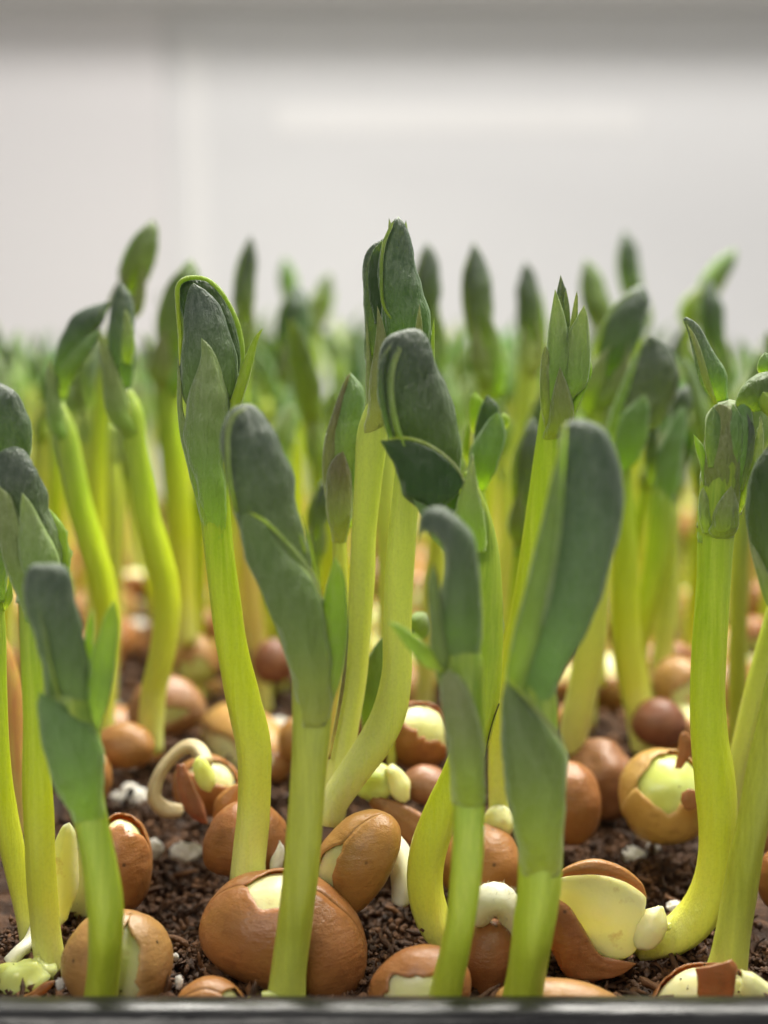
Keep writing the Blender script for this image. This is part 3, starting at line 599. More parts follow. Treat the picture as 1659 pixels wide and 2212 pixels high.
# G: sharp crown of narrow bracts
p = Plant('sharp upright shoot right of centre topped by a crown of narrow pointed bracts', (1082, 1760, 12.4), (593, 12.1))
p.stem([(1080, 1775, 24), (1078, 1700, 26), (1082, 1600, 28), (1095, 1500, 30), (1118, 1400, 31), (1138, 1300, 32), (1154, 1190, 31), (1170, 1080, 30), (1184, 980, 30), (1196, 900, 30), (1206, 830, 30), (1214, 760, 26), (1214, 700, 20)], 'stem')
p.leaf([(1190, 860), (1186, 780), (1192, 700), (1200, 640), (1211, 593)], [(1226, 860), (1230, 780), (1230, 700), (1226, 640), (1211, 593)], 'dark', 'folded_leaf', dY=.04, wrap=120)
p.leaf([(1214, 820), (1214, 740), (1216, 670), (1222, 620)], [(1240, 820), (1236, 740), (1232, 670), (1222, 620)], 'mid', 'folded_leaf', dY=.0, wrap=110)
p.leaf([(1172, 900), (1172, 830), (1180, 760), (1186, 700), (1192, 650), (1196, 624)], [(1232, 900), (1236, 830), (1230, 760), (1222, 700), (1209, 655), (1196, 624)], 'bract', 'bract', dY=-.05, wrap=100, amp=.02)
p.leaf([(1218, 840), (1224, 760), (1232, 690), (1240, 645), (1245, 628)], [(1250, 840), (1250, 760), (1248, 690), (1248, 650), (1245, 628)], 'bract', 'bract', dY=-.02, wrap=100, amp=.02)
p.leaf([(1196, 900), (1208, 800), (1222, 730), (1243, 685), (1258, 659)], [(1252, 890), (1278, 800), (1275, 730), (1268, 685), (1258, 659)], 'bract', 'bract', dY=-.04, wrap=100, amp=.03)
p.leaf([(1172, 930), (1166, 850), (1167, 790), (1172, 760), (1177, 745)], [(1204, 925), (1196, 860), (1192, 800), (1188, 770), (1177, 745)], 'bract', 'bract', dY=-.08, wrap=100, amp=.02)
p.leaf([(1222, 925), (1240, 860), (1262, 820), (1270, 790), (1274, 770)], [(1240, 905), (1262, 850), (1276, 815), (1279, 795), (1274, 770)], 'bright', 'bract', dY=-.02, wrap=100, amp=.01)
p.leaf([(1178, 960), (1182, 900), (1194, 840), (1206, 790)], [(1236, 950), (1240, 890), (1228, 840), (1206, 790)], 'bract', 'bract', dY=-.10, wrap=95, amp=.02, bulge=.95)
p.leaf([(1178, 990), (1174, 900), (1174, 820), (1182, 750), (1196, 700), (1216, 668)], [(1232, 990), (1240, 900), (1264, 830), (1262, 760), (1244, 705), (1216, 668)], 'bract', 'sheath', dY=.04, wrap=150, bulge=.8, amp=.03)

# H: sharp shoot at right, strong stem hooking into a split seed
p = Plant('sharp shoot at right with spread leaf pair, strong stem hooked into a split seed', (1400, 2045, 11.35), (690, 11.55))
p.stem([(1375, 2048, 30), (1415, 2036, 38), (1465, 2018, 45), (1512, 1972, 47), (1540, 1900, 42), (1549, 1820, 40), (1549, 1750, 43), (1541, 1670, 43), (1531, 1580, 40), (1528, 1490, 38), (1533, 1390, 38), (1539, 1290, 37), (1541, 1268, 38.5), (1542, 1250, 37), (1545, 1180, 39), (1550, 1110, 42), (1556, 1040, 42), (1562, 980, 38), (1564, 920, 30)], 'stem')
p.leaf([(1518, 1170), (1514, 1060), (1518, 980), (1528, 910), (1548, 872), (1574, 862)], [(1588, 1170), (1602, 1060), (1612, 980), (1620, 910), (1606, 872), (1574, 862)], 'bract', 'sheath', dY=.03, wrap=150, bulge=.75, amp=.05)
p.leaf([(1536, 872), (1514, 830), (1497, 770), (1484, 715), (1475, 690), (1484, 685)], [(1580, 862), (1570, 810), (1548, 770), (1528, 730), (1505, 698), (1484, 685)], 'dark', 'young_leaf', dY=-.02, wrap=110, bulge=.7, amp=.03)
p.leaf([(1541, 874), (1520, 830), (1506, 780), (1492, 730), (1482, 700)], [(1552, 872), (1536, 830), (1522, 780), (1504, 730), (1482, 700)], 'bract', 'leaf_margin_or_rim_light', dY=-.09, wrap=80, bulge=.8)
p.leaf([(1588, 893), (1586, 866), (1600, 836), (1626, 814), (1664, 802), (1740, 800), (1810, 830)], [(1592, 897), (1604, 898), (1628, 894), (1660, 890), (1700, 888), (1760, 880), (1810, 830)], 'dark', 'young_leaf', dY=-.05, wrap=110, bulge=.6, amp=.03)
p.leaf([(1634, 812), (1636, 788), (1642, 772), (1653, 760)], [(1690, 812), (1680, 790), (1668, 772), (1653, 760)], 'mid', 'young_leaf', dY=.1, wrap=90, bulge=.5)
p.leaf([(1652, 905), (1642, 882), (1640, 862), (1648, 846)], [(1700, 900), (1690, 870), (1670, 850), (1648, 846)], 'bright', 'young_leaf', dY=-.16, wrap=90, bulge=.5)
p.leaf([(1556, 1000), (1566, 940), (1572, 900), (1584, 872)], [(1600, 1010), (1606, 950), (1604, 905), (1584, 872)], 'mid', 'folded_leaf', dY=-.10, wrap=85, bulge=.5)
p.leaf([(1524, 1010), (1522, 950), (1526, 905), (1540, 878)], [(1550, 1010), (1556, 950), (1556, 900), (1540, 878)], 'mid', 'folded_leaf', dY=-.12, wrap=85, bulge=.5)
p.leaf([(1596, 1060), (1610, 990), (1616, 930), (1612, 890)], [(1606, 1060), (1626, 990), (1630, 930), (1612, 890)], 'dark', 'leaf_fold', dY=-.10, wrap=80, bulge=.4)
p.leaf([(1520, 1140), (1514, 1080), (1516, 1000), (1521, 930), (1532, 885), (1548, 870)], [(1586, 1140), (1596, 1080), (1598, 1000), (1592, 930), (1584, 885), (1548, 870)], 'bract', 'bract', dY=-.02, wrap=120, bulge=.85, amp=.03)
p.leaf([(1566, 1060), (1576, 980), (1582, 920), (1590, 880), (1606, 868)], [(1610, 1060), (1620, 980), (1626, 920), (1622, 885), (1606, 868)], 'mid', 'bract', dY=-.04, wrap=110, bulge=.8, amp=.03)
p.leaf([(1552, 1090), (1560, 1010), (1566, 940), (1574, 895)], [(1562, 1090), (1568, 1010), (1573, 940), (1574, 895)], 'dark', 'leaf_fold', dY=-.04, wrap=80, bulge=.3)
p.leaf([(1518, 1060), (1512, 1010), (1502, 970), (1498, 938)], [(1530, 1050), (1528, 1000), (1520, 965), (1498, 938)], 'bright', 'bract', dY=-.05, wrap=90)
p.leaf([(1512, 1150), (1508, 1100), (1510, 1068), (1516, 1050)], [(1548, 1150), (1534, 1110), (1528, 1075), (1516, 1050)], 'bract', 'bract', dY=-.10, wrap=100, bulge=.9)
p.leaf([(1536, 1165), (1536, 1120), (1550, 1080), (1572, 1045)], [(1596, 1165), (1596, 1120), (1590, 1080), (1572, 1045)], 'bract', 'bract', dY=-.14, wrap=95, bulge=.9)
p.leaf([(1588, 1110), (1598, 1060), (1614, 1000), (1634, 930), (1640, 895)], [(1598, 1112), (1620, 1070), (1644, 1010), (1650, 950), (1640, 895)], 'bract', 'bract', dY=.0, wrap=100, bulge=.7, serr=.03)
# its split seed: cream halves, brown cap, shell with a pointed tail
sc_ = at(1300, 1985, 11.15)
a_ = cm(11.15)
def poly_blob(name, parent, origin, Y, L, Rr, m, bulge, wrap=150, dY=0., thick=.05, amp=.02, n=34, m2=26):
    L = spline(L, n); Rr = spline(Rr, n); C = []; B = []; N = []
    for i in range(n):
        a = at(*L[i][:2], Y+dY); b = at(*Rr[i][:2], Y+dY); C.append((a+b)/2); B.append((b-a)/2); N.append((0, -1., .12))
    s = random.random()*30
    return leaf_sections(name, np.array(C), np.array(B), np.array(N)/np.linalg.norm(N[0]), np.full(n, R_(wrap)), np.full(n, R_(wrap)), m, parent, origin, bulge=bulge, seed=s, amp=amp, thick=thick, m2=m2)
seed(p.root, p.o, at(1270, 1990, 11.3), 118*a_, 100*a_, 80*a_, -18, 0, crack=(.35, 1.0, .5, 3.1), seedn=4.2)
poly_blob('cotyledon', p.root, p.o, 11.0, [(1188, 1930), (1225, 1985), (1262, 2035), (1300, 2068), (1345, 2074), (1372, 2055), (1378, 2020)], [(1188, 1900), (1230, 1885), (1290, 1884), (1345, 1897), (1392, 1930), (1392, 1965), (1378, 2020)], M['cream'], .30, 120)
poly_blob('seed_coat', p.root, p.o, 10.95, [(1190, 1905), (1230, 1893), (1290, 1890), (1345, 1903), (1382, 1925), (1399, 1942)], [(1190, 1893), (1235, 1866), (1290, 1855), (1345, 1873), (1385, 1905), (1399, 1942)], M['coat'], .9, 100)
poly_blob('seed_coat', p.root, p.o, 10.85, [(1188, 2070), (1215, 2105), (1260, 2122), (1305, 2118), (1345, 2105), (1375, 2081)], [(1188, 1905), (1222, 1945), (1258, 2000), (1292, 2055), (1318, 2068), (1375, 2081)], M['coat'], .35, 100, thick=.03)
blob('cotyledon_stalk', at(1404, 2007, 10.95), 33*a_, 26*a_, 54*a_, M['cream'], p.root, p.o, .16, rot=Matrix.Rotation(R_(24), 3, 'Y'))
blob('cotyledon_stalk', at(1441, 2000, 11.05), 10*a_, 10*a_, 9*a_, M['lime'], p.root, p.o, .3)

# I: shoots cut by the right edge
p = Plant('olive streaked stem at the right edge rising from a split seed by the rim', (1570, 2110, 10.8), (970, 10.9))
p.stem([(1560, 2135, 56), (1571, 2090, 44), (1582, 2030, 38), (1597, 1940, 38), (1611, 1850, 36), (1630, 1760, 35), (1652, 1650, 36), (1680, 1520, 36), (1705, 1400, 36), (1712, 1300, 34), (1690, 1200, 28)], 'stem_olive')
p.leaf([(1670, 1330), (1640, 1230), (1616, 1150), (1609, 1080), (1625, 1010), (1660, 960)], [(1740, 1300), (1750, 1200), (1740, 1100), (1720, 1000), (1700, 960), (1660, 960)], 'blade', 'folded_leaf', wrap=120, bulge=.6)
p.leaf([(1668, 1340), (1640, 1260), (1622, 1200), (1612, 1160)], [(1690, 1330), (1668, 1260), (1640, 1200), (1612, 1160)], 'bract', 'bract', dY=-.1, wrap=90)
c0 = at(1540, 2150, 10.55); k_ = cm(10.6)
seed(p.root, p.o, at(1520, 2165, 10.6), 125*k_, 80*k_, 60*k_, 10, 0, crack=(1.0, .9, .4, 2.9), seedn=9.)
poly_blob('seed_coat', p.root, p.o, 10.3, [(1500, 2165), (1503, 2130), (1498, 2100), (1497, 2092)], [(1588, 2168), (1588, 2130), (1592, 2090), (1580, 2072)], M['coat'], .3, 90, thick=.03)
poly_blob('cotyledon_stalk', p.root, p.o, 10.5, [(1590, 2160), (1625, 2170), (1665, 2180), (1690, 2185)], [(1605, 2085), (1632, 2105), (1660, 2125), (1690, 2140)], M['cream'], .8, 120)
p = Plant('bright yellow stem entering from the right edge and passing behind the strong hooked stem', (1570, 1800, 12.6), (1200, 12.6))
p.stem([(1570, 1830, 26), (1582, 1740, 24), (1602, 1630, 26), (1628, 1520, 26), (1655, 1420, 27), (1690, 1300, 27), (1715, 1200, 25)], 'stem_yellow')
p.leaf([(1690, 1250), (1680, 1150), (1690, 1060), (1710, 1000)], [(1740, 1250), (1750, 1150), (1740, 1060), (1710, 1000)], 'dark', 'folded_leaf')
p = Plant('pale mauve-green stem just behind the strong hooked stem at right', (1590, 1640, 15.2), (900, 15.0))
p.stem([(1590, 1660, 20), (1592, 1500, 20), (1594, 1350, 19), (1598, 1220, 18), (1604, 1100, 18), (1612, 1000, 17)], 'stem_olive')
p.leaf([(1590, 1040), (1588, 960), (1600, 880), (1622, 800), (1640, 760)], [(1634, 1040), (1650, 960), (1654, 880), (1650, 800), (1640, 760)], 'mid', 'folded_leaf')

# J, K, L: the left edge
p = Plant('blurred front shoot at left with blunt grey bud and two thin green bracts', (216, 2185, 10.15), (1225, 9.65))
p.stem([(212, 2190, 38), (222, 2110, 36), (228, 2010, 38), (225, 1930, 40), (214, 1860, 37), (200, 1790, 37), (184, 1720, 42), (168, 1650, 54), (158, 1590, 60), (148, 1520, 56), (138, 1450, 46)], 'stem_green')
p.leaf([(112, 1560), (92, 1460), (72, 1380), (56, 1300), (50, 1250), (62, 1222), (95, 1217)], [(205, 1560), (196, 1470), (184, 1390), (168, 1310), (154, 1250), (135, 1222), (95, 1217)], 'dark', 'folded_leaf', wrap=135, bulge=.7, amp=.04)
p.leaf([(120, 1500), (104, 1430), (90, 1360), (82, 1300)], [(134, 1510), (112, 1430), (100, 1360), (82, 1300)], 'mid', 'leaf_margin_or_rim_light', dY=-.16, wrap=80, bulge=.8)
p.leaf([(150, 1780), (118, 1690), (92, 1590), (86, 1520), (96, 1480)], [(236, 1780), (228, 1690), (226, 1620), (186, 1550), (96, 1480)], 'mid', 'bract', dY=-.08, wl=110, wr=90, bulge=.78, amp=.03)
p.leaf([(182, 1560), (190, 1470), (202, 1400), (226, 1330), (246, 1296)], [(222, 1580), (246, 1480), (256, 1400), (256, 1340), (246, 1296)], 'bright', 'bract', dY=-.05, wrap=100, bulge=.6)
p.leaf([(176, 1480), (180, 1410), (188, 1350), (202, 1310)], [(204, 1480), (202, 1420), (204, 1360), (202, 1310)], 'bright', 'bract', dY=.02, wrap=100, bulge=.6)
p = Plant('sharp shoot at the left edge, dark textured bud in mottled sheath, glossy stem', (108, 2095, 10.9), (830, 10.95))
p.stem([(112, 2110, 32), (106, 2060, 33), (98, 2000, 33), (90, 1900, 32), (85, 1800, 33), (80, 1680, 31), (78, 1560, 28), (76, 1450, 30), (80, 1340, 38), (88, 1260, 48), (80, 1180, 44)], 'stem')
p.leaf([(60, 1300), (22, 1180), (4, 1090), (-8, 1010), (2, 975), (32, 963)], [(150, 1290), (128, 1170), (106, 1090), (86, 1020), (64, 978), (32, 963)], 'dark', 'folded_leaf', wrap=130, bulge=.75, amp=.09)
p.leaf([(-30, 1040), (-28, 960), (-40, 890), (-34, 840), (-8, 822)], [(60, 1080), (72, 990), (64, 910), (34, 850), (-8, 822)], 'dark', 'folded_leaf', dY=.14, wrap=110, bulge=.6, amp=.06)
p.leaf([(58, 1350), (20, 1240), (-10, 1150), (-20, 1090), (4, 1045)], [(120, 1340), (80, 1220), (56, 1140), (34, 1080), (4, 1045)], 'bract', 'bract', dY=-.10, wrap=100, bulge=.8, amp=.05)
p.leaf([(66, 1360), (48, 1250), (42, 1170), (46, 1110), (56, 1060)], [(156, 1340), (138, 1240), (110, 1160), (84, 1100), (56, 1060)], 'bract', 'bract', dY=-.14, wrap=90, bulge=.75, amp=.05)
p.leaf([(118, 1330), (112, 1240), (106, 1160), (100, 1092)], [(158, 1320), (154, 1230), (142, 1140), (100, 1092)], 'bright', 'bract', dY=.05, wrap=110, bulge=.7, amp=.06, serr=.04)
blob('cotyledon', at(45, 2120, 10.7), 62*cm(10.7), 40*cm(10.7), 48*cm(10.7), M['lime'], p.root, p.o, .25, rot=Matrix.Rotation(R_(-20), 3, 'Y'))
blob('cotyledon', at(88, 2098, 10.8), 34*cm(10.7), 30*cm(10.7), 34*cm(10.7), M['lime'], p.root, p.o, .3)
poly_blob('seed_coat', p.root, p.o, 10.5, [(-30, 2185), (20, 2178), (70, 2165), (105, 2140), (121, 2118)], [(-30, 2150), (20, 2156), (60, 2146), (96, 2122), (121, 2118)], M['coat'], .8, 100, thick=.03)
P_ = [(*at(20, 2080, 10.9), 16*k_), (*at(42, 2055, 10.95), 15*k_), (*at(65, 2030, 11.1), 14*k_), (*at(80, 1990, 11.3), 14*k_)]
tube_world('root', P_, M['white_root'], p.root, p.o, n=16)
p = Plant('yellow-green stem curving down along the left edge of the picture', (62, 2060, 11.3), (1100, 11.4))
p.stem([(70, 2070, 24), (60, 1990, 25), (42, 1900, 27), (22, 1810, 28), (4, 1710, 27), (-6, 1600, 26), (-10, 1480, 25), (-12, 1350, 24), (-14, 1230, 28)], 'stem')
p.leaf([(-40, 1300), (-50, 1200), (-40, 1120), (-20, 1080)], [(16, 1300), (18, 1200), (10, 1120), (-20, 1080)], 'mid', 'folded_leaf')
p.leaf([(2, 1320), (8, 1290), (18, 1262), (20, 1240)], [(14, 1320), (28, 1295), (26, 1264), (20, 1240)], 'bright', 'bract', wrap=90, n=14)
p = Plant('orange-red blurred stem behind the green stems at the left edge', (35, 1790, 13.2), (1380, 13.2))
p.stem([(45, 1800, 18), (38, 1700, 24), (30, 1600, 27), (22, 1500, 28), (8, 1420, 22), (-4, 1360, 14)], 'stem_rust')

# shoots standing a little further back
def bud(label, tip, neck, w, stem, Y, dY=0, kind='dark', br='bract', sm='stem', lean=0., r=22, style=0, group='bean shoots growing in the tray'):
    """stem: points from the ground up (px, py); the bud goes from neck to tip with half width w"""
    p = Plant(label, (stem[0][0], stem[0][1], Y), (tip[1], Y+dY), group=group)
    n_ = len(stem)
    pts = [(x, y, r*(1.0+.10*math.sin(i*1.7+tip[0]))) for i, (x, y) in enumerate(stem)] + [(neck[0], neck[1], r*1.15)]
    dx, dy = tip[0]-neck[0], tip[1]-neck[1]; L = math.hypot(dx, dy); ux, uy = dx/L, dy/L; nx, ny = -uy, ux
    if nx < 0: nx, ny = -nx, -ny
    pts.append((neck[0]+dx*.12, neck[1]+dy*.12, r*.9))
    p.stem(pts, sm, n=30, sides=14)
    def rail(side, a0, a1, prof, off=0.):
        out = []
        for q, f in prof:
            s_ = a0+(a1-a0)*q
            bend = lean*w*4*(s_**2)
            c = (neck[0]+dx*s_ + nx*(bend-lean*w*4*s_) + nx*off*w, neck[1]+dy*s_ + ny*(bend-lean*w*4*s_))
            out.append((c[0]+nx*side*f*w, c[1]+ny*side*f*w))
        return out
    body = [(0, .55), (.2, .85), (.45, 1.), (.7, .86), (.88, .50), (1, 0)]
    bodyR = [(0, .55), (.2, .8), (.45, .95), (.7, .92), (.9, .55), (1, 0)]
    p.leaf(rail(-1, 0, 1, body), rail(1, 0, 1, bodyR), kind, 'folded_leaf', wrap=130, n=22, m2=14, amp=.05)
    if style in (0, 1): p.leaf(rail(-1, .1, .93, body, -.12), rail(1, .1, .93, [(a, -b*.55) for a, b in body], -.12), 'mid', 'leaf_margin_or_rim_light', dY=-.06, wrap=80, n=20, m2=10)
    bl = [(0, .62), (.3, .95), (.6, .8), (.85, .35), (1, 0)]
    p.leaf(rail(-1, -.28, .42, bl, -.15), rail(1, -.28, .42, [(0, .62), (.3, .5), (.6, .1), (.85, -.2), (1, 0)], -.15), br, 'bract', dY=-.05, wrap=90, n=20, m2=12, bulge=1.)
    p.leaf(rail(-1, -.30, .48, [(0, .62), (.3, .2), (.6, -.1), (.85, -.15), (1, 0)], .3), rail(1, -.30, .48, bl, .3), br, 'bract', dY=-.04, wrap=90, n=20, m2=12, bulge=1.)
    if style == 2: p.leaf(rail(-1, -.1, .7, [(0, .3), (.5, .2), (1, 0)], 1.1), rail(1, -.1, .7, [(0, .3), (.5, .35), (1, 0)], 1.1), 'bright', 'bract', dY=.0, wrap=100, n=16, m2=10)
    return p
# M1 hooked
p = Plant('shoot whose soft dark leaf arches over to the right above a narrow sheath', (228, 1600, 14.6), (650, 14.6))
p.stem([(222, 1620, 22), (224, 1520, 23), (230, 1420, 23), (232, 1330, 25), (216, 1240, 28), (192, 1160, 28), (170, 1080, 27), (154, 1000, 26), (140, 930, 24), (128, 870, 22)], 'stem')
p.leaf([(112, 900), (108, 820), (122, 750), (150, 690), (190, 662), (238, 650)], [(142, 880), (140, 810), (156, 770), (190, 735), (222, 702), (238, 650)], 'dark', 'arched_leaf', dY=.05, wrap=120, bulge=.7)
p.leaf([(124, 860), (130, 800), (148, 765), (184, 728), (220, 708)], [(146, 862), (160, 820), (186, 782), (208, 745), (220, 708)], 'mid', 'folded_leaf', dY=-.08, wrap=110, bulge=.8)
p.leaf([(112, 970), (100, 890), (100, 820), (112, 772)], [(144, 960), (138, 890), (128, 820), (112, 772)], 'bract', 'bract', dY=-.05, wrap=110)
# M2
p = Plant('slender shoot left of the hooded one, a narrow bud on a wavy pale yellow stem', (330, 1610, 14.2), (605, 14.2))
p.stem([(330, 1625, 24), (326, 1560, 27), (333, 1490, 28), (350, 1410, 28), (361, 1330, 27), (358, 1260, 27), (340, 1190, 28), (320, 1120, 27), (307, 1040, 26), (292, 960, 26), (280, 890, 28), (268, 830, 28)], 'stem')
p.leaf([(238, 860), (232, 780), (234, 700), (242, 640), (260, 606)], [(290, 860), (293, 780), (292, 700), (284, 640), (260, 606)], 'dark', 'folded_leaf', wrap=130)
p.leaf([(262, 780), (262, 730), (268, 690), (272, 666)], [(288, 790), (292, 740), (284, 690), (272, 666)], 'bract', 'leaf_margin_or_rim_light', dY=-.1, wrap=90)
p.leaf([(246, 960), (226, 870), (218, 790), (216, 735), (218, 708)], [(296, 960), (282, 880), (262, 810), (238, 755), (218, 708)], 'bract', 'bract', dY=-.08, wrap=105)
bud('far shoot whose pointed green bud leans right, highest at the left', (332, 473), (272, 650), 34, [(205, 1420), (212, 1250), (208, 1080), (214, 930), (236, 780)], 16.5, style=1, kind='mid', r=20)
bud('blurred bud with a rounded tip just behind the hooded sharp shoot', (412, 558), (366, 790), 44, [(402, 1390), (398, 1280), (392, 1150), (376, 1000), (362, 880)], 16.8, style=0, kind='mid', sm='stem', r=26)
bud('dark slim blurred bud leaning right behind the hooded shoot', (541, 508), (522, 720), 25, [(548, 1390), (540, 1250), (525, 1100), (518, 950), (520, 820)], 18, r=16)
bud('pale blurred bud in the back left of the tallest shoot', (612, 556), (640, 680), 20, [(650, 1300), (652, 1150), (640, 1000), (638, 820)], 23, kind='mid', r=13)
bud('dark oval blurred bud in the back between the hooded and the tallest shoot', (640, 612), (634, 800), 38, [(590, 1350), (600, 1200), (612, 1050), (622, 930)], 19.5, r=17)
bud('small pale blurred bud leaning right in the back left of the tallest shoot', (712, 590), (678, 690), 22, [(690, 1300), (688, 1100), (680, 900)], 23, kind='mid', r=13, style=2)
bud('blurred dark bud close behind the right side of the tallest shoot', (922, 522), (930, 760), 32, [(952, 1420), (950, 1250), (945, 1060), (938, 900)], 17.5, r=20)
bud('dark blurred bud right of the tallest shoot, tilting left at its tip', (1022, 522), (1052, 780), 33, [(1030, 1440), (1036, 1300), (1044, 1120), (1050, 940)], 17, lean=.1, r=19)
bud('slim blurred bud halfway between two dark buds right of the centre', (1135, 564), (1146, 760), 27, [(1066, 1400), (1086, 1250), (1110, 1080), (1134, 900)], 18.5, style=2, sm='stem_yellow', r=22)
bud('green blurred bud tilting left, right behind the crown of bracts', (1264, 560), (1312, 740), 30, [(1300, 1350), (1306, 1150), (1312, 950)], 20, kind='mid', r=16)
bud('dark blurred bud highest in the right half of the back rows', (1348, 497), (1376, 680), 26, [(1384, 1330), (1388, 1150), (1384, 950), (1380, 800)], 21, r=14)
bud('blurred bud leaning far right near the right edge of the back rows', (1589, 536), (1500, 660), 26, [(1440, 1300), (1448, 1100), (1462, 900), (1480, 760)], 20.5, kind='mid', r=15, style=2)
bud('dark upright blurred bud behind the spread leaf pair at right', (1526, 598), (1552, 800), 28, [(1560, 1350), (1562, 1150), (1558, 950)], 18.5, r=16)
bud('soft dark bud low behind the large smooth bud and the crown shoot', (1150, 902), (1132, 1130), 34, [(1092, 1560), (1100, 1450), (1112, 1330), (1124, 1220)], 15, r=20)
bud('dark leaf bud with a pale midrib leaning right behind the crown shoot', (1388, 612), (1296, 830), 44, [(1290, 1480), (1284, 1300), (1282, 1100), (1280, 960)], 15.6, r=22, style=1)
p = Plant('broad dark leaf fan with a light left rib at right, on a yellow-green stem', (1382, 1600, 14.8), (722, 14.9))
p.stem([(1388, 1620, 25), (1376, 1540, 26), (1362, 1460, 30), (1352, 1380, 32), (1350, 1290, 30), (1348, 1180, 28), (1342, 1080, 26), (1336, 990, 26), (1345, 920, 24)], 'stem')
p.leaf([(1330, 1000), (1320, 930), (1336, 860), (1364, 790), (1388, 740), (1406, 722)], [(1382, 968), (1430, 920), (1458, 860), (1464, 800), (1446, 745), (1406, 722)], 'dark', 'folded_leaf', wrap=110, bulge=.5, amp=.07)
p.leaf([(1308, 1020), (1306, 950), (1330, 860), (1360, 790), (1392, 732)], [(1326, 1020), (1328, 950), (1350, 870), (1376, 790), (1392, 732)], 'mid', 'leaf_midrib', dY=-.14, wrap=100)
p.leaf([(1336, 1030), (1326, 960), (1340, 900), (1388, 850)], [(1390, 980), (1404, 930), (1404, 890), (1388, 850)], 'mid', 'bract', dY=-.20, wrap=85, bulge=.6)
p = Plant('slender green bud leaning right behind the large smooth bud on a curved pale stem', (1405, 1560, 15.2), (830, 15.3))
p.stem([(1392, 1570, 24), (1378, 1480, 25), (1374, 1400, 25), (1392, 1320, 25), (1412, 1240, 25), (1424, 1150, 25), (1430, 1080, 24), (1436, 1010, 24)], 'stem')
p.leaf([(1408, 1110), (1412, 1030), (1430, 960), (1456, 900), (1474, 872)], [(1452, 1110), (1470, 1030), (1478, 960), (1482, 905), (1474, 872)], 'mid', 'folded_leaf', wrap=120)
p.leaf([(1398, 1050), (1392, 980), (1402, 920), (1412, 900)], [(1424, 1050), (1424, 980), (1420, 930), (1412, 900)], 'dark', 'folded_leaf', dY=.1, wrap=110)
p.leaf([(1440, 960), (1444, 900), (1462, 850), (1484, 828)], [(1478, 950), (1492, 900), (1497, 860), (1484, 828)], 'dark', 'folded_leaf', dY=.1, wrap=110)
bud('thin yellow shoot between the fan leaf stem and the strong hooked stem', (1450, 960), (1440, 1090), 20, [(1412, 1540), (1428, 1440), (1440, 1330), (1446, 1200)], 16, sm='stem_yellow', kind='mid', r=22)
p = Plant('thick yellow leaning stem behind the large smooth bud right of centre', (1235, 1605, 14.0), (1200, 13.8))
p.stem([(1232, 1620, 30), (1248, 1540, 34), (1264, 1460, 35), (1278, 1380, 33), (1286, 1290, 31), (1290, 1200, 28), (1292, 1120, 24)], 'stem_yellow')
p.leaf([(1266, 1180), (1262, 1100), (1276, 1030), (1290, 990)], [(1318, 1180), (1322, 1100), (1308, 1030), (1290, 990)], 'dark', 'folded_leaf')
p = Plant('small bright green opening shoot right of the big central bud', (1046, 1560, 13.2), (846, 13.2))
p.stem([(1052, 1580, 22), (1052, 1450, 20), (1046, 1320, 18), (1040, 1200, 17), (1036, 1110, 18), (1036, 1050, 22)], 'stem')
p.leaf([(1016, 940), (1012, 900), (1014, 862), (1026, 845)], [(1040, 930), (1044, 900), (1046, 870), (1026, 845)], 'bright', 'opening_leaf', dY=.08, wrap=90, bulge=.5)
p.leaf([(1022, 990), (1026, 930), (1038, 880), (1052, 852)], [(1068, 960), (1078, 920), (1076, 880), (1052, 852)], 'blade', 'opening_leaf', dY=.0, wrap=100, bulge=.6)
p.leaf([(1018, 1060), (1010, 1000), (1024, 950), (1050, 910), (1072, 888)], [(1056, 1060), (1080, 1000), (1090, 950), (1086, 910), (1072, 888)], 'mid', 'bract', dY=-.1, wrap=110, bulge=.8)
p.leaf([(1082, 930), (1080, 905), (1086, 890)], [(1098, 925), (1102, 905), (1086, 890)], 'bright', 'bract', dY=-.02, wrap=90, n=14)
p.leaf([(1008, 1010), (998, 970), (1004, 930), (1012, 908)], [(1020, 1010), (1016, 970), (1016, 930), (1012, 908)], 'bright', 'bract', dY=.0, wrap=90, n=14)
p = Plant('narrow reddish-brown closed bud left of the tallest stem, tapering to a brown foot', (728, 1700, 12.6), (804, 12.5))
p.stem([(716, 1720, 20), (722, 1600, 19), (730, 1450, 18), (736, 1330, 16), (736, 1240, 15), (733, 1180, 15), (734, 1120, 22)], 'stem_red')
p.leaf([(712, 1150), (700, 1060), (702, 970), (724, 890), (742, 830), (757, 804)], [(752, 1150), (762, 1060), (776, 980), (790, 900), (786, 840), (757, 804)], 'mid', 'folded_leaf', wrap=130, bulge=.8)
p.leaf([(712, 1160), (698, 1060), (700, 960), (722, 880), (745, 820), (757, 805)], [(744, 1160), (736, 1060), (732, 960), (742, 890), (752, 830), (757, 805)], 'red', 'folded_leaf', dY=-.04, wrap=100, bulge=.9)
p.leaf([(714, 1170), (702, 1090), (706, 1020), (724, 985), (742, 972)], [(756, 1170), (762, 1090), (760, 1030), (752, 1000), (742, 972)], 'red', 'bract', dY=-.1, wrap=95, bulge=.9)
p.leaf([(746, 1140), (754, 1050), (766, 970), (782, 910)], [(764, 1140), (776, 1050), (784, 980), (782, 910)], 'mid', 'bract', dY=-.04, wrap=90)
bud('dark low bud half hidden behind the smooth grey bud left of the tallest stem', (704, 1032), (676, 1180), 24, [(664, 1560), (668, 1430), (674, 1300)], 15, r=17)
p = Plant('short dark green leaf standing between the two pale central stems', (800, 1600, 12.6), (1370, 12.6))
p.stem([(796, 1640, 16), (796, 1590, 16), (798, 1540, 18)], 'stem_green', n=16)
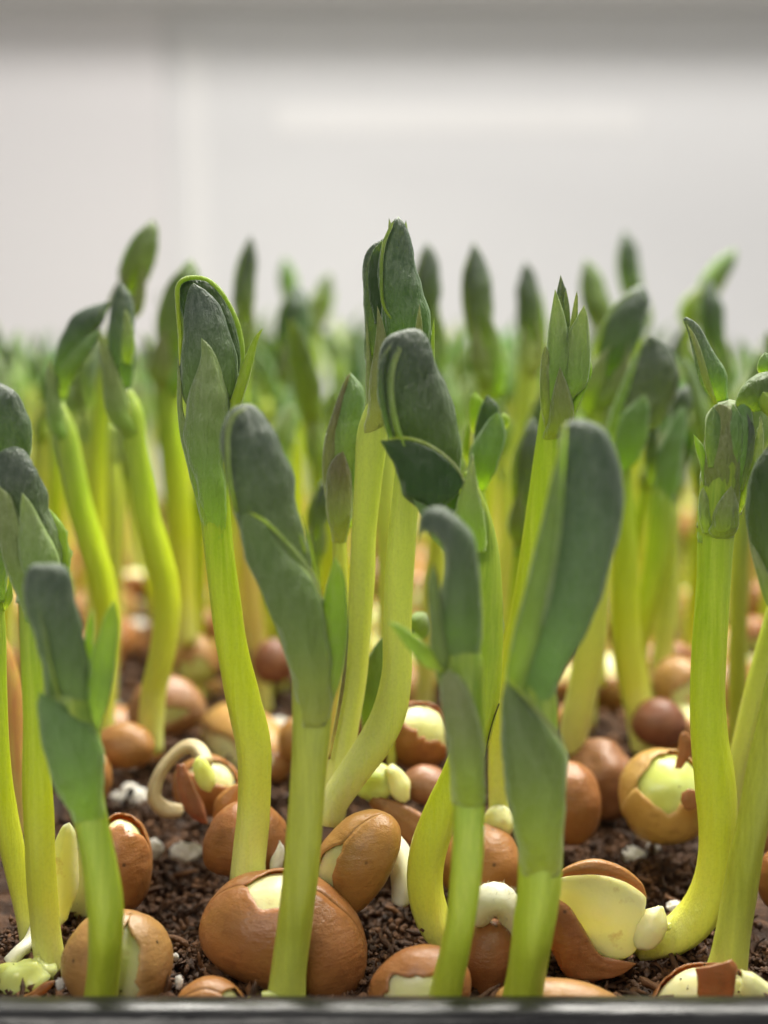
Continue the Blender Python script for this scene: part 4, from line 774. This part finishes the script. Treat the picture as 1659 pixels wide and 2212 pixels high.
p.leaf([(776, 1580), (776, 1510), (786, 1440), (806, 1400), (826, 1376)], [(826, 1580), (834, 1510), (838, 1450), (836, 1400), (826, 1376)], 'mid', 'folded_leaf', wrap=120, bulge=.6)
p = Plant('tiny curled green leaf peeking out beside the right edge of the pale central stem', (900, 1640, 13.0), (1320, 13.0))
p.stem([(846, 1660, 10), (848, 1560, 10), (852, 1460, 9), (862, 1400, 9), (884, 1366, 9)], 'stem', n=24)
p.leaf([(880, 1362), (884, 1335), (900, 1322), (922, 1326), (932, 1346)], [(894, 1382), (914, 1386), (926, 1376), (932, 1362), (932, 1346)], 'bract', 'curled_leaf', wrap=100)
p.leaf([(884, 1366), (892, 1350), (908, 1340), (926, 1344)], [(890, 1374), (902, 1366), (916, 1354), (926, 1344)], 'dark', 'curled_leaf', dY=-.06, wrap=80)
bud('bright yellow stemmed shoot in the gap between the two central stems', (832, 840), (832, 960), 20, [(826, 1560), (832, 1400), (833, 1250), (832, 1100)], 15, sm='stem_yellow', kind='mid', r=19)

# ================================================================== SEEDS
bean('large smooth brown seed at the bottom left of centre with cream showing at its top', 620, 2025, 192, 135, 10.95, ang=-22, dpt=125, crack=(1.25, .5, 1.5, 2.3), seedn=3.3, kidney=.16)
k_ = cm(11)
o_ = at(596, 1910, 11.3); tag(blob('pale_stalk_collar', o_, 62*k_, 34*k_, 24*k_, M['lime'], None, None, .12, rot=Matrix.Rotation(R_(14), 3, 'Y')), 'pale green collar between the big brown seed and the yellow stem on it', 'cotyledon')
bean('brown seed with dented top behind the yellow stem of the hooded shoot', 535, 1822, 98, 84, 12.0, ang=0, dpt=80, seedn=12., kidney=.28)
bean('tilted brown seed with a torn V-shaped crack and hairy skin in the centre', 772, 1862, 128, 80, 11.35, ang=62, dpt=78, crack=(.8, .42, 1.25, 3.0), seedn=21., m='coat')
bean('brown seed with a cream ring, right half of the pair at the left', 262, 1866, 66, 112, 11.9, ang=0, dpt=80, crack=(1.45, .35, .2, 2.6), seedn=31., kidney=.05)
bean('dark hollow seed shell left of the ringed seed', 188, 1900, 74, 118, 12.0, ang=0, dpt=60, m='coat_dark', crack=(-.2, 1.1, .3, 2.9), seedn=32.)
t_ = tag(poly_blob('split_cotyledon', None, None, 11.5, [(118, 2010), (104, 1930), (108, 1850), (130, 1790), (150, 1776)], [(152, 1980), (168, 1920), (168, 1850), (164, 1800), (150, 1776)], M['cream'], .7, 130), 'cream split seed half standing upright behind the glossy left stem', 'cotyledon')
bean('tan seed with a cream crack band behind the blurred front stem at left', 256, 2080, 118, 122, 10.55, ang=78, dpt=96, m='coat_tan', crack=(-.22, .26, .25, 2.9), seedn=41., kidney=.06)
bean('low brown seed half hidden by the rim left of centre', 455, 2180, 82, 66, 10.35, ang=0, dpt=60, crack=(1.0, .5, .1, 1.2), seedn=51.)
k_ = cm(10.3)
tag(blob('pale_stalk_collar', at(560, 2172, 10.25), 62*k_, 30*k_, 26*k_, M['lime'], None, None, .16, rot=Matrix.Rotation(R_(-20), 3, 'Y')), 'pale green collar at the foot of the thick olive stem by the rim', 'cotyledon')
bean('split seed with a broad cream strip between brown flaps at the rim right of centre', 905, 2145, 118, 100, 10.45, ang=32, dpt=80, crack=(.30, .50, .2, 2.9), seedn=61., kidney=.0, m='coat')
bean('brown seed standing on end right of the curved yellow stem foot', 1048, 2078, 98, 58, 11.0, ang=75, dpt=60, seedn=71.)
bean('brown seed behind the blurred front stems right of centre', 1042, 1866, 92, 84, 12.2, ang=0, dpt=76, seedn=72., kidney=.2)
k_ = cm(12.4)
tag(blob('pale_seed_half', at(1078, 1775, 12.3), 40*k_, 30*k_, 36*k_, M['cream'], None, None, .2), 'cream seed half on top of the brown seed between the two big front stems', 'cotyledon')
bean('brown seed with a cream upper half behind the front hooked shoot', 900, 1590, 78, 72, 13.2, ang=-25, dpt=66, crack=(1.0, .75, .1, 2.6), seedn=81., kidney=.05)
bean('purple-brown seed with a torn flap behind the curved yellow stem', 925, 1700, 58, 42, 12.7, ang=-20, dpt=44, m='coat_dark', seedn=82.)
k_ = cm(12.4)
tag(blob('pale_seed_half', at(808, 1690, 12.35), 46*k_, 36*k_, 46*k_, M['lime'], None, None, .15), 'yellow-green seed half beside the curved pale stem', 'cotyledon')
tag(blob('pale_seed_half', at(857, 1692, 12.3), 26*k_, 26*k_, 44*k_, M['cream'], None, None, .18, rot=Matrix.Rotation(R_(-24), 3, 'Y')), 'cream curled seed half between the yellow-green one and the purple seed', 'cotyledon')
tag(poly_blob('seed_shell', None, None, 12.25, [(795, 1740), (840, 1790), (890, 1830), (925, 1845), (960, 1830)], [(808, 1712), (850, 1728), (905, 1752), (945, 1775), (960, 1830)], M['coat_dark'], .4, 100), 'empty dark brown seed shell lying behind the cracked seed', 'seed shell')
P_ = [(*at(812, 1790, 11.9), 14*k_), (*at(842, 1812, 11.8), 20*k_), (*at(864, 1850, 11.7), 26*k_), (*at(872, 1900, 11.6), 26*k_), (*at(864, 1950, 11.6), 18*k_)]
tag(tube_world('thick_root', P_, M['white_root'], None, None, n=24), 'smooth white root bending down right of the cracked seed', 'root')
# fuzzy root
kk = cm(11.1); P_ = [(*at(1030, 1985, 11.0), 26*kk), (*at(1050, 1950, 10.95), 36*kk), (*at(1082, 1946, 10.95), 36*kk), (*at(1106, 1985, 11.0), 26*kk), (*at(1112, 2040, 11.1), 15*kk), (*at(1108, 2090, 11.2), 8*kk)]
fz = empty('fuzzy_root', at(1080, 1960, 11), 'fuzzy white root arching between the two big blurred front stems', 'root')
tube_world('root', P_, M['white_root'], fz, at(1080, 1960, 11), n=30)
PP = spline(P_, 60); V = []; Fc = []
for i in range(3400):
    q = PP[rng.integers(4, 58)]; d = rng.normal(size=3); d /= np.linalg.norm(d); d2 = d + rng.normal(size=3)*.5
    b0 = q[:3]+d*q[3]*.93; b1 = b0+d*.018+rng.normal(size=3)*.010; b2 = b1 + d2*.016; sd2 = np.cross(d, rng.normal(size=3)); sd2 *= .0013/np.linalg.norm(sd2)
    k = len(V); V += [b0-sd2, b0+sd2, b1+sd2, b1-sd2, b2]; Fc += [(k, k+1, k+2, k+3), (k+3, k+2, k+4)]
tag(mesh('root_hairs', V, Fc, M['white_root'], fz, origin=at(1080, 1960, 11), smooth=False), kind='stuff')
bean('brown seed behind the right edge of the largest blurred stem', 1232, 1738, 66, 92, 12.9, ang=0, dpt=66, seedn=91., kidney=.08)
bean('wrinkled reddish seed behind two smoother ones at right', 1298, 1690, 84, 88, 13.9, ang=20, dpt=60, m='coat_dark', seedn=92., lump=.14)
bean('tan peeling seed with a dark spot left of the strong hooked stem', 1436, 1722, 98, 106, 12.9, ang=15, dpt=86, m='coat_tan', crack=(.7, .75, .1, 2.2), seedn=93., cot='lime', kidney=.04)
k_ = cm(12.8)
tag(blob('dark_spot_crumb', at(1490, 1726, 12.22), 19*k_, 4*k_, 22*k_, M['coat_dark'], None, None, .2), 'dark brown crumb stuck on the tan peeling seed', 'crumb')
tag(poly_blob('seed_shell', None, None, 12.6, [(1452, 1660), (1462, 1630), (1468, 1590), (1480, 1578)], [(1478, 1660), (1492, 1630), (1496, 1600), (1480, 1578)], M['coat_dark'], .5, 90), 'small torn brown flap sticking up from the tan peeling seed', 'seed shell')
bean('small purple-brown seed at the foot of the pale stem at right', 1424, 1562, 58, 52, 14.6, ang=-15, dpt=46, m='coat_dark', seedn=94.)
bean('pale tan seed lying flat along the rim right of centre', 1215, 2178, 152, 60, 10.3, ang=-8, dpt=60, m='coat_tan', seedn=95., kidney=.03)
bean('brown seed cut by the right edge above the rim', 1690, 1905, 52, 72, 11.7, ang=10, dpt=50, seedn=96.)
# sprouting seed with a curled root
k_ = cm(13.0)
sp = empty('sprouting_seed', at(448, 1690, 13), 'sprouting brown seed with a curled beige root and a yellow shoot tip left of centre', 'seed')
so = at(448, 1690, 13)
seed(sp, so, at(448, 1700, 13.1), 76*k_, 66*k_, 60*k_, -10, 0, crack=(.9, .55, .2, 2.2), seedn=13.)
P_ = [(*at(392, 1752, 12.7), 15*k_), (*at(356, 1748, 12.7), 18*k_), (*at(333, 1720, 12.7), 15*k_), (*at(345, 1672, 12.75), 13*k_), (*at(378, 1630, 12.8), 13*k_), (*at(408, 1612, 12.8), 15*k_), (*at(430, 1622, 12.75), 17*k_), (*at(446, 1650, 12.6), 17*k_)]
tube_world('root', P_, M['root'], sp, so, n=40, rib=.1)
blob('shoot_tip', at(440, 1672, 12.45), 21*k_, 16*k_, 40*k_, M['lime'], sp, so, .12, rot=Matrix.Rotation(R_(-18), 3, 'Y'))
poly_blob('seed_coat', sp, so, 12.5, [(378, 1650), (385, 1720), (412, 1765), (450, 1782)], [(402, 1650), (420, 1700), (440, 1740), (450, 1782)], M['coat_dark'], .8, 100)
poly_blob('seed_coat', sp, so, 12.45, [(455, 1770), (468, 1725), (495, 1700), (520, 1690)], [(480, 1790), (505, 1770), (520, 1740), (520, 1690)], M['coat'], .7, 100)
tag(poly_blob('withered_root', None, None, 11.7, [(577, 1888), (584, 1862), (594, 1838), (604, 1815)], [(602, 1896), (614, 1868), (616, 1835), (604, 1815)], M['perlite'], .8, 110, amp=.10), 'knobbly dry white root tip standing beside the yellow stem on the big seed', 'root')
bean('brown barrel-shaped seed left behind the blurred front shoot', 272, 1612, 62, 50, 13.9, ang=-5, dpt=46, seedn=14., kidney=.03)
bean('brown seed mostly hidden below the barrel-shaped seed', 210, 1680, 30, 52, 13.5, seedn=14.5)
bean('blurred purplish seed at the foot of the slender pale stem', 358, 1530, 84, 66, 15.2, ang=10, dpt=56, m='coat_dark', crack=(-.1, .3, .8, 2.2), seedn=15.)
bean('blurred orange-brown seed behind the slender stem left of the hooded one', 424, 1355, 48, 42, 19.5, seedn=16.)
bean('blurred cracked seed right of the slender pale stem', 425, 1430, 50, 56, 17.0, m='coat_tan', cot='lime', crack=(-.9, 1.2, .2, 2.9), seedn=17.)
bean('blurred cream and brown split seed far back at the left', 296, 1262, 54, 32, 22.5, m='coat', crack=(1.5, .8, .1, 3.), seedn=18.)
bean('blurred brown seed by the left edge behind the red stem', 22, 1330, 52, 56, 19.5, seedn=19.)
bean('blurred brown seed between the left edge stems', 135, 1330, 40, 44, 20, seedn=19.5)
bean('blurred tan seed with a cream side behind the strong hooked stem', 1470, 1480, 58, 62, 15.8, ang=40, m='coat_tan', crack=(-.6, .8, .1, 2.9), seedn=20.)
bean('blurred round brown seed above the tan one behind the hooked stem', 1458, 1420, 46, 30, 17.0, seedn=22.)
bean('blurred brown seed at the right edge, upper of two', 1622, 1300, 46, 44, 20, seedn=23.)
bean('blurred seed with a yellow side at the right edge, lower of two', 1630, 1376, 44, 42, 18.2, crack=(-.6, .7, .1, 2.9), seedn=24., cot='lime')
bean('blurred brown seed left of the olive stem behind the white root', 640, 1600, 40, 50, 14.8, seedn=25.)
bean('blurred mauve seed behind the thick olive stem', 590, 1430, 44, 48, 16.8, m='coat_dark', seedn=26.)
for (x, y, a, b, m_, lb, an) in ((588, 1655, 34, 44, 'coat', 'blurred brown seed between the hooded shoot stem and the olive stem', 70), (486, 1585, 44, 34, 'coat_tan', 'blurred tan seed just behind the sprouting seed, left of the yellow stem', 10),
        (168, 1500, 36, 34, 'coat', 'blurred brown seed seen between two stems left of the slender shoots', 0), (130, 1640, 40, 50, 'coat', 'brown seed half hidden behind the glossy left stem', 80),
        (1350, 1500, 40, 34, 'coat_tan', 'blurred tan seed left of the curved pale stem at right', 20), (1230, 1560, 44, 36, 'coat', 'blurred brown seed beside the foot of the leaning yellow stem', 0),
        (1500, 1560, 44, 40, 'coat', 'blurred brown seed just left of the strong hooked stem', 30), (1625, 1560, 46, 46, 'coat', 'blurred brown seed between the right edge stems', 0),
        (1640, 1800, 40, 44, 'coat_tan', 'tan seed behind the olive stem at the right edge', 60), (420, 1480, 60, 40, 'coat_tan', 'blurred tan split seed right of the slender pale stem foot', -12),
        (1000, 1530, 40, 34, 'coat', 'blurred brown seed between the front hooked shoot and the smooth bud', 0), (20, 1450, 40, 34, 'coat', 'blurred brown seed by the left edge beside the red stem', 0)):
    Y = depth_of(y+b*.7, .0)
    bean(lb, x, y, a, b, Y, ang=an, m=m_, crack=(random.uniform(-.6, 1.4), random.uniform(.3, .9), .3, 2.8) if random.random() < .6 else None)
# perlite grains
for (x, y, w_, h_, lb) in ((280, 1728, 42, 30, 'largest white perlite grain left of the sprouting seed'), (400, 1841, 35, 20, 'smooth oval white perlite grain on dark peat between two seeds'),
        (332, 1834, 20, 22, 'yellowish perlite grain beside the ringed seed'), (378, 2068, 9, 9, 'tiny white perlite speck near the tan front seed'), (387, 2122, 9, 16, 'white perlite crumb tucked beside the tan front seed'),
        (294, 1352, 24, 14, 'blurred pale perlite grain at the left behind the slender stem'), (602, 1570, 26, 20, 'blurred white perlite grain right of the yellow stem of the hooded shoot'), (562, 1482, 18, 14, 'small blurred perlite grain just above a larger one by the hooded shoot stem'),
        (245, 1478, 15, 14, 'blurred perlite grain between the left stems'), (256, 1535, 14, 16, 'blurred perlite grain above the barrel-shaped seed'), (1368, 1846, 28, 15, 'white perlite grain below the tan peeling seed'),
        (1458, 1958, 20, 12, 'small white perlite grain above the hooked stem'), (1410, 1830, 14, 12, 'small grey perlite grain under the tan peeling seed'), (400, 1735, 12, 10, 'tiny perlite speck at the curled beige root'),
        (365, 1560, 10, 8, 'tiny blurred perlite speck by the slender stem'), (1326, 1875, 10, 8, 'tiny perlite speck behind the split seed'), (340, 2082, 9, 8, 'tiny pale perlite speck on the peat beside the tan front seed'),
        (655, 1450, 16, 14, 'blurred perlite grain left of the olive stem'), (130, 2126, 10, 16, 'white perlite crumb at the foot of the glossy left stem')):
    Y = depth_of(y+h_*.6, -.22 if y > 1900 else -.15 if y > 1700 else .1)-.05; k = cm(Y)
    tag(blob('perlite_grain', at(x, y, Y), w_*k, w_*k*.8, h_*k, M['perlite'], None, None, .35, sc=1.9), lb, 'perlite', 'white perlite grains in the peat')
# fine dark hair on the stem
o_ = at(1055, 1600, 11.1); P_ = [(*at(x, y, 11.1), .006) for x, y in ((1078, 1520), (1064, 1560), (1054, 1600), (1048, 1640))]
tag(tube_world('stray_fibre', P_, M['hair'], None, None, n=14, sides=6), 'thin black fibre clinging between the two blurred front stems', 'fibre')
for (x, y, Y, rr) in ((562, 1910, 10.9, 7),):
    k = cm(Y); tag(box('peat_speck', *[c for q in zip(at(x, y, Y)-rr*k, at(x, y, Y)+rr*k*np.array((1, 1, .7))) for c in q], M['peat'], .01), 'tiny dark square speck lying on the cream top of the large seed', 'speck')

# ================================================================== THE REST OF THE TRAY
def proto(i):
    """a whole shoot in centimetres round its foot"""
    random.seed(100+i); H = 4.3+.25*(i % 4); w0 = random.uniform(.105, .145)
    root = empty('bean_seedling', (0, 0, 0), 'blurred upright bean shoot in the dense rows at the back of the tray', 'seedling', 'blurred bean shoots in the back rows')
    a1, a2, q1, q2 = [random.uniform(-.35, .35) for _ in range(4)]
    pts = [(a1*math.sin(t*2.6+q1)*t*.9, a2*math.sin(t*2.2+q2)*t*.8, t*H, w0*(1.05-.15*t)) for t in np.linspace(0, 1, 7)]
    x0, y0, _, _ = pts[0]; pts = [(p_[0]-x0, p_[1]-y0, p_[2], p_[3]) for p_ in pts]
    pts.append((pts[-1][0], pts[-1][1], H+.3, w0*.8))
    o0 = (0, 0, 0)
    tube_world('stem', pts, M[('stem', 'stem_yellow', 'stem', 'stem_red', 'stem', 'stem_yellow', 'stem_green', 'stem')[i % 8]], root, o0, n=22, sides=12, seed=i)
    e = np.array(pts[-2][:3]); L = random.uniform(1.4, 2.0); wd = random.uniform(.15, .25); lx, ly = random.uniform(-.3, .3), random.uniform(-.25, .25)
    def lf(nm, z0, z1, hw, prof, off, face, wrap, mat, blg):
        n = 20; C = []; B = []; N = []; fc = R_(face); bb = np.array((math.cos(fc), math.sin(fc), 0)); nn = np.array((math.sin(fc), -math.cos(fc), 0))
        for k in range(n):
            s_ = k/(n-1); z = z0+(z1-z0)*s_; q = max(0, z)/2
            C.append(e + np.array((lx*q*q*2.5, ly*q*q*2.5, z)) + nn*off*(1-s_*.6)); B.append(bb*max(.004, hw*np.interp(s_, [a for a, b in prof], [b for a, b in prof]))); N.append(nn)
        leaf_sections(nm, np.array(C), np.array(B), np.array(N), np.full(n, R_(wrap)), np.full(n, R_(wrap)), M[mat], root, o0, bulge=blg, seed=i*3+face, amp=.05, m2=12)
    full = [(0, .5), (.2, .85), (.45, 1), (.7, .85), (.88, .5), (.96, .25), (1, 0)]
    pt = [(0, .7), (.3, 1), (.6, .7), (.85, .25), (1, 0)]
    f0 = random.uniform(0, 360)
    lf('folded_leaf', -.1, L, wd, full, 0, f0, 130, ('mid', 'dark', 'bract', 'mid')[i % 4], .7)
    if i % 2: lf('folded_leaf', .0, L*.8, wd*.9, full, -.12, f0+150, 100, 'mid', .5)
    lf('bract', -.7, L*.42, wd*.85, pt, .03, f0+40, 95, 'bract', .9)
    lf('bract', -.6, L*.5, wd*.75, pt, .03, f0+200, 100, ('bract', 'bright')[i % 2], .8)
    return root
def copy_tree(o, par=None):
    c = o.copy(); COL.objects.link(c); c.parent = par
    for ch in list(o.children): copy_tree(ch, c)
    return c
protos = [proto(i) for i in range(8)]; used = set()
random.seed(11)
spots = []
row = 17.2; j = 0
while row < 35.5:
    half = row*.30; x = -half + random.uniform(0, .8)
    while x < half:
        yy = row+random.uniform(-.45, .45)
        spots.append((x, yy)); x += random.uniform(.75, 1.4) if row < 21 else random.uniform(.7, 1.25)
    row += .95 if row < 24 else 1.25
for i, (x, y) in enumerate(spots):
    t = i % 8
    if t in used: r = copy_tree(protos[t])
    else: r = protos[t]; used.add(t)
    pxc = 829.5 + x*F/y
    # tops stay under the skyline that the picture shows: lower near the gaps
    sky = np.interp(pxc, [0, 60, 130, 250, 330, 430, 520, 570, 640, 740, 790, 930, 1000, 1090, 1170, 1240, 1330, 1420, 1500, 1600, 1659], [650, 670, 700, 690, 680, 620, 640, 690, 650, 640, 680, 660, 680, 660, 700, 680, 660, 690, 690, 680, 680])
    ztop = CAM_Z + (660 - sky - random.uniform(0, 95 if y > 20 else 150))*y/F
    H = 4.3+.25*(t % 4)+1.75
    sc = ztop/H
    bn = 'dark' if t % 4 == 1 else 'green'; st = {3: 'reddish', 1: 'pale yellow', 5: 'pale yellow', 6: 'deep green'}.get(t, 'light green')
    pl = ('at the left edge', 'behind the slender shoots', 'behind the hooded shoot', 'left of the tallest shoot', 'behind the tallest shoot', 'right of the tallest shoot', 'behind the crown shoot', 'behind the broad fan leaf', 'at the right edge')[int(max(0, min(8, pxc/1659*9)))]
    dp = 'nearer rows' if y < 21 else 'middle rows' if y < 27 else 'farthest rows'
    r['label'] = f'blurred {bn} bud, {st} stem, {pl}, {dp}'
    r.location = (x, y, -.05); r.scale = (sc, sc, sc) if sc > .8 else (.8, .8, sc)
    r.rotation_euler = (random.uniform(-.12, .12), random.uniform(-.17, .17), random.uniform(0, 6.28))
# seeds of the back rows
sp_ = []
for i in range(5):
    random.seed(300+i); e = empty('bean_seed', (0, 0, 0), 'blurred brown bean seed among the stems of the back rows', 'seed', 'blurred bean seeds in the back rows')
    seed(e, (0, 0, 0), np.zeros(3), random.uniform(.52, .72), random.uniform(.38, .5), random.uniform(.35, .45), 0, 0,
         crack=None if i in (1, 3) else (random.uniform(-1, 2.2), random.uniform(.4, 1.1), .2, 2.8), m=('coat', 'coat', 'coat_tan', 'coat_dark', 'coat')[i], nu=26, nv=18, cot=('cream', 'lime')[i % 2]); sp_.append(e)
random.seed(21); used = set(); row = 15.9; i = 0; taken = [(-2.6, 16.9), (-1.9, 17.0)]
while row < 34:
    x = -row*.29 + random.uniform(0, 1)
    while x < row*.29:
        if random.random() < (.72 if row < 20 else .9):
            t = i % 5; r = copy_tree(sp_[t]) if t in used else sp_[t]; used.add(t); i += 1
            r.location = (x, row+random.uniform(-.6, .6), random.uniform(.10, .34))
            kd = ('cracked brown', 'whole brown', 'cracked tan', 'whole dark', 'cracked orange-brown')[t]; pxc = 829.5+x*F/row
            pl = ('at the left edge', 'behind the slender left shoots', 'behind the hooded shoot', 'behind the tallest shoot', 'behind the crown shoot', 'behind the broad fan leaf', 'at the right edge')[int(max(0, min(6, pxc/1659*7)))]
            r['label'] = f'blurred {kd} seed {pl}, ' + ('nearer rows' if row < 21 else 'farther rows'); r.rotation_euler = (random.uniform(-.6, .6), random.uniform(-.6, .6), random.uniform(0, 6.28))
        x += random.uniform(1.0, 1.7)
    row += 1.15

# labels that still coincide get their order from the left
bpy.context.view_layer.update()
same = {}
for o in SC.objects:
    if o.parent is None and o.get('label'): same.setdefault(o['label'], []).append(o)
ORD = ['leftmost', 'second from left', 'third from left', 'fourth from left', 'fifth from left', 'sixth from left', 'seventh from left', 'eighth from left', 'ninth from left', 'tenth from left']
for lb, os_ in same.items():
    if len(os_) > 1:
        os_.sort(key=lambda o: o.location.x/o.location.y)
        for k, o in enumerate(os_): o['label'] = lb + ', ' + (ORD[k] if k < len(ORD) and (k < len(os_)-1) else 'rightmost')
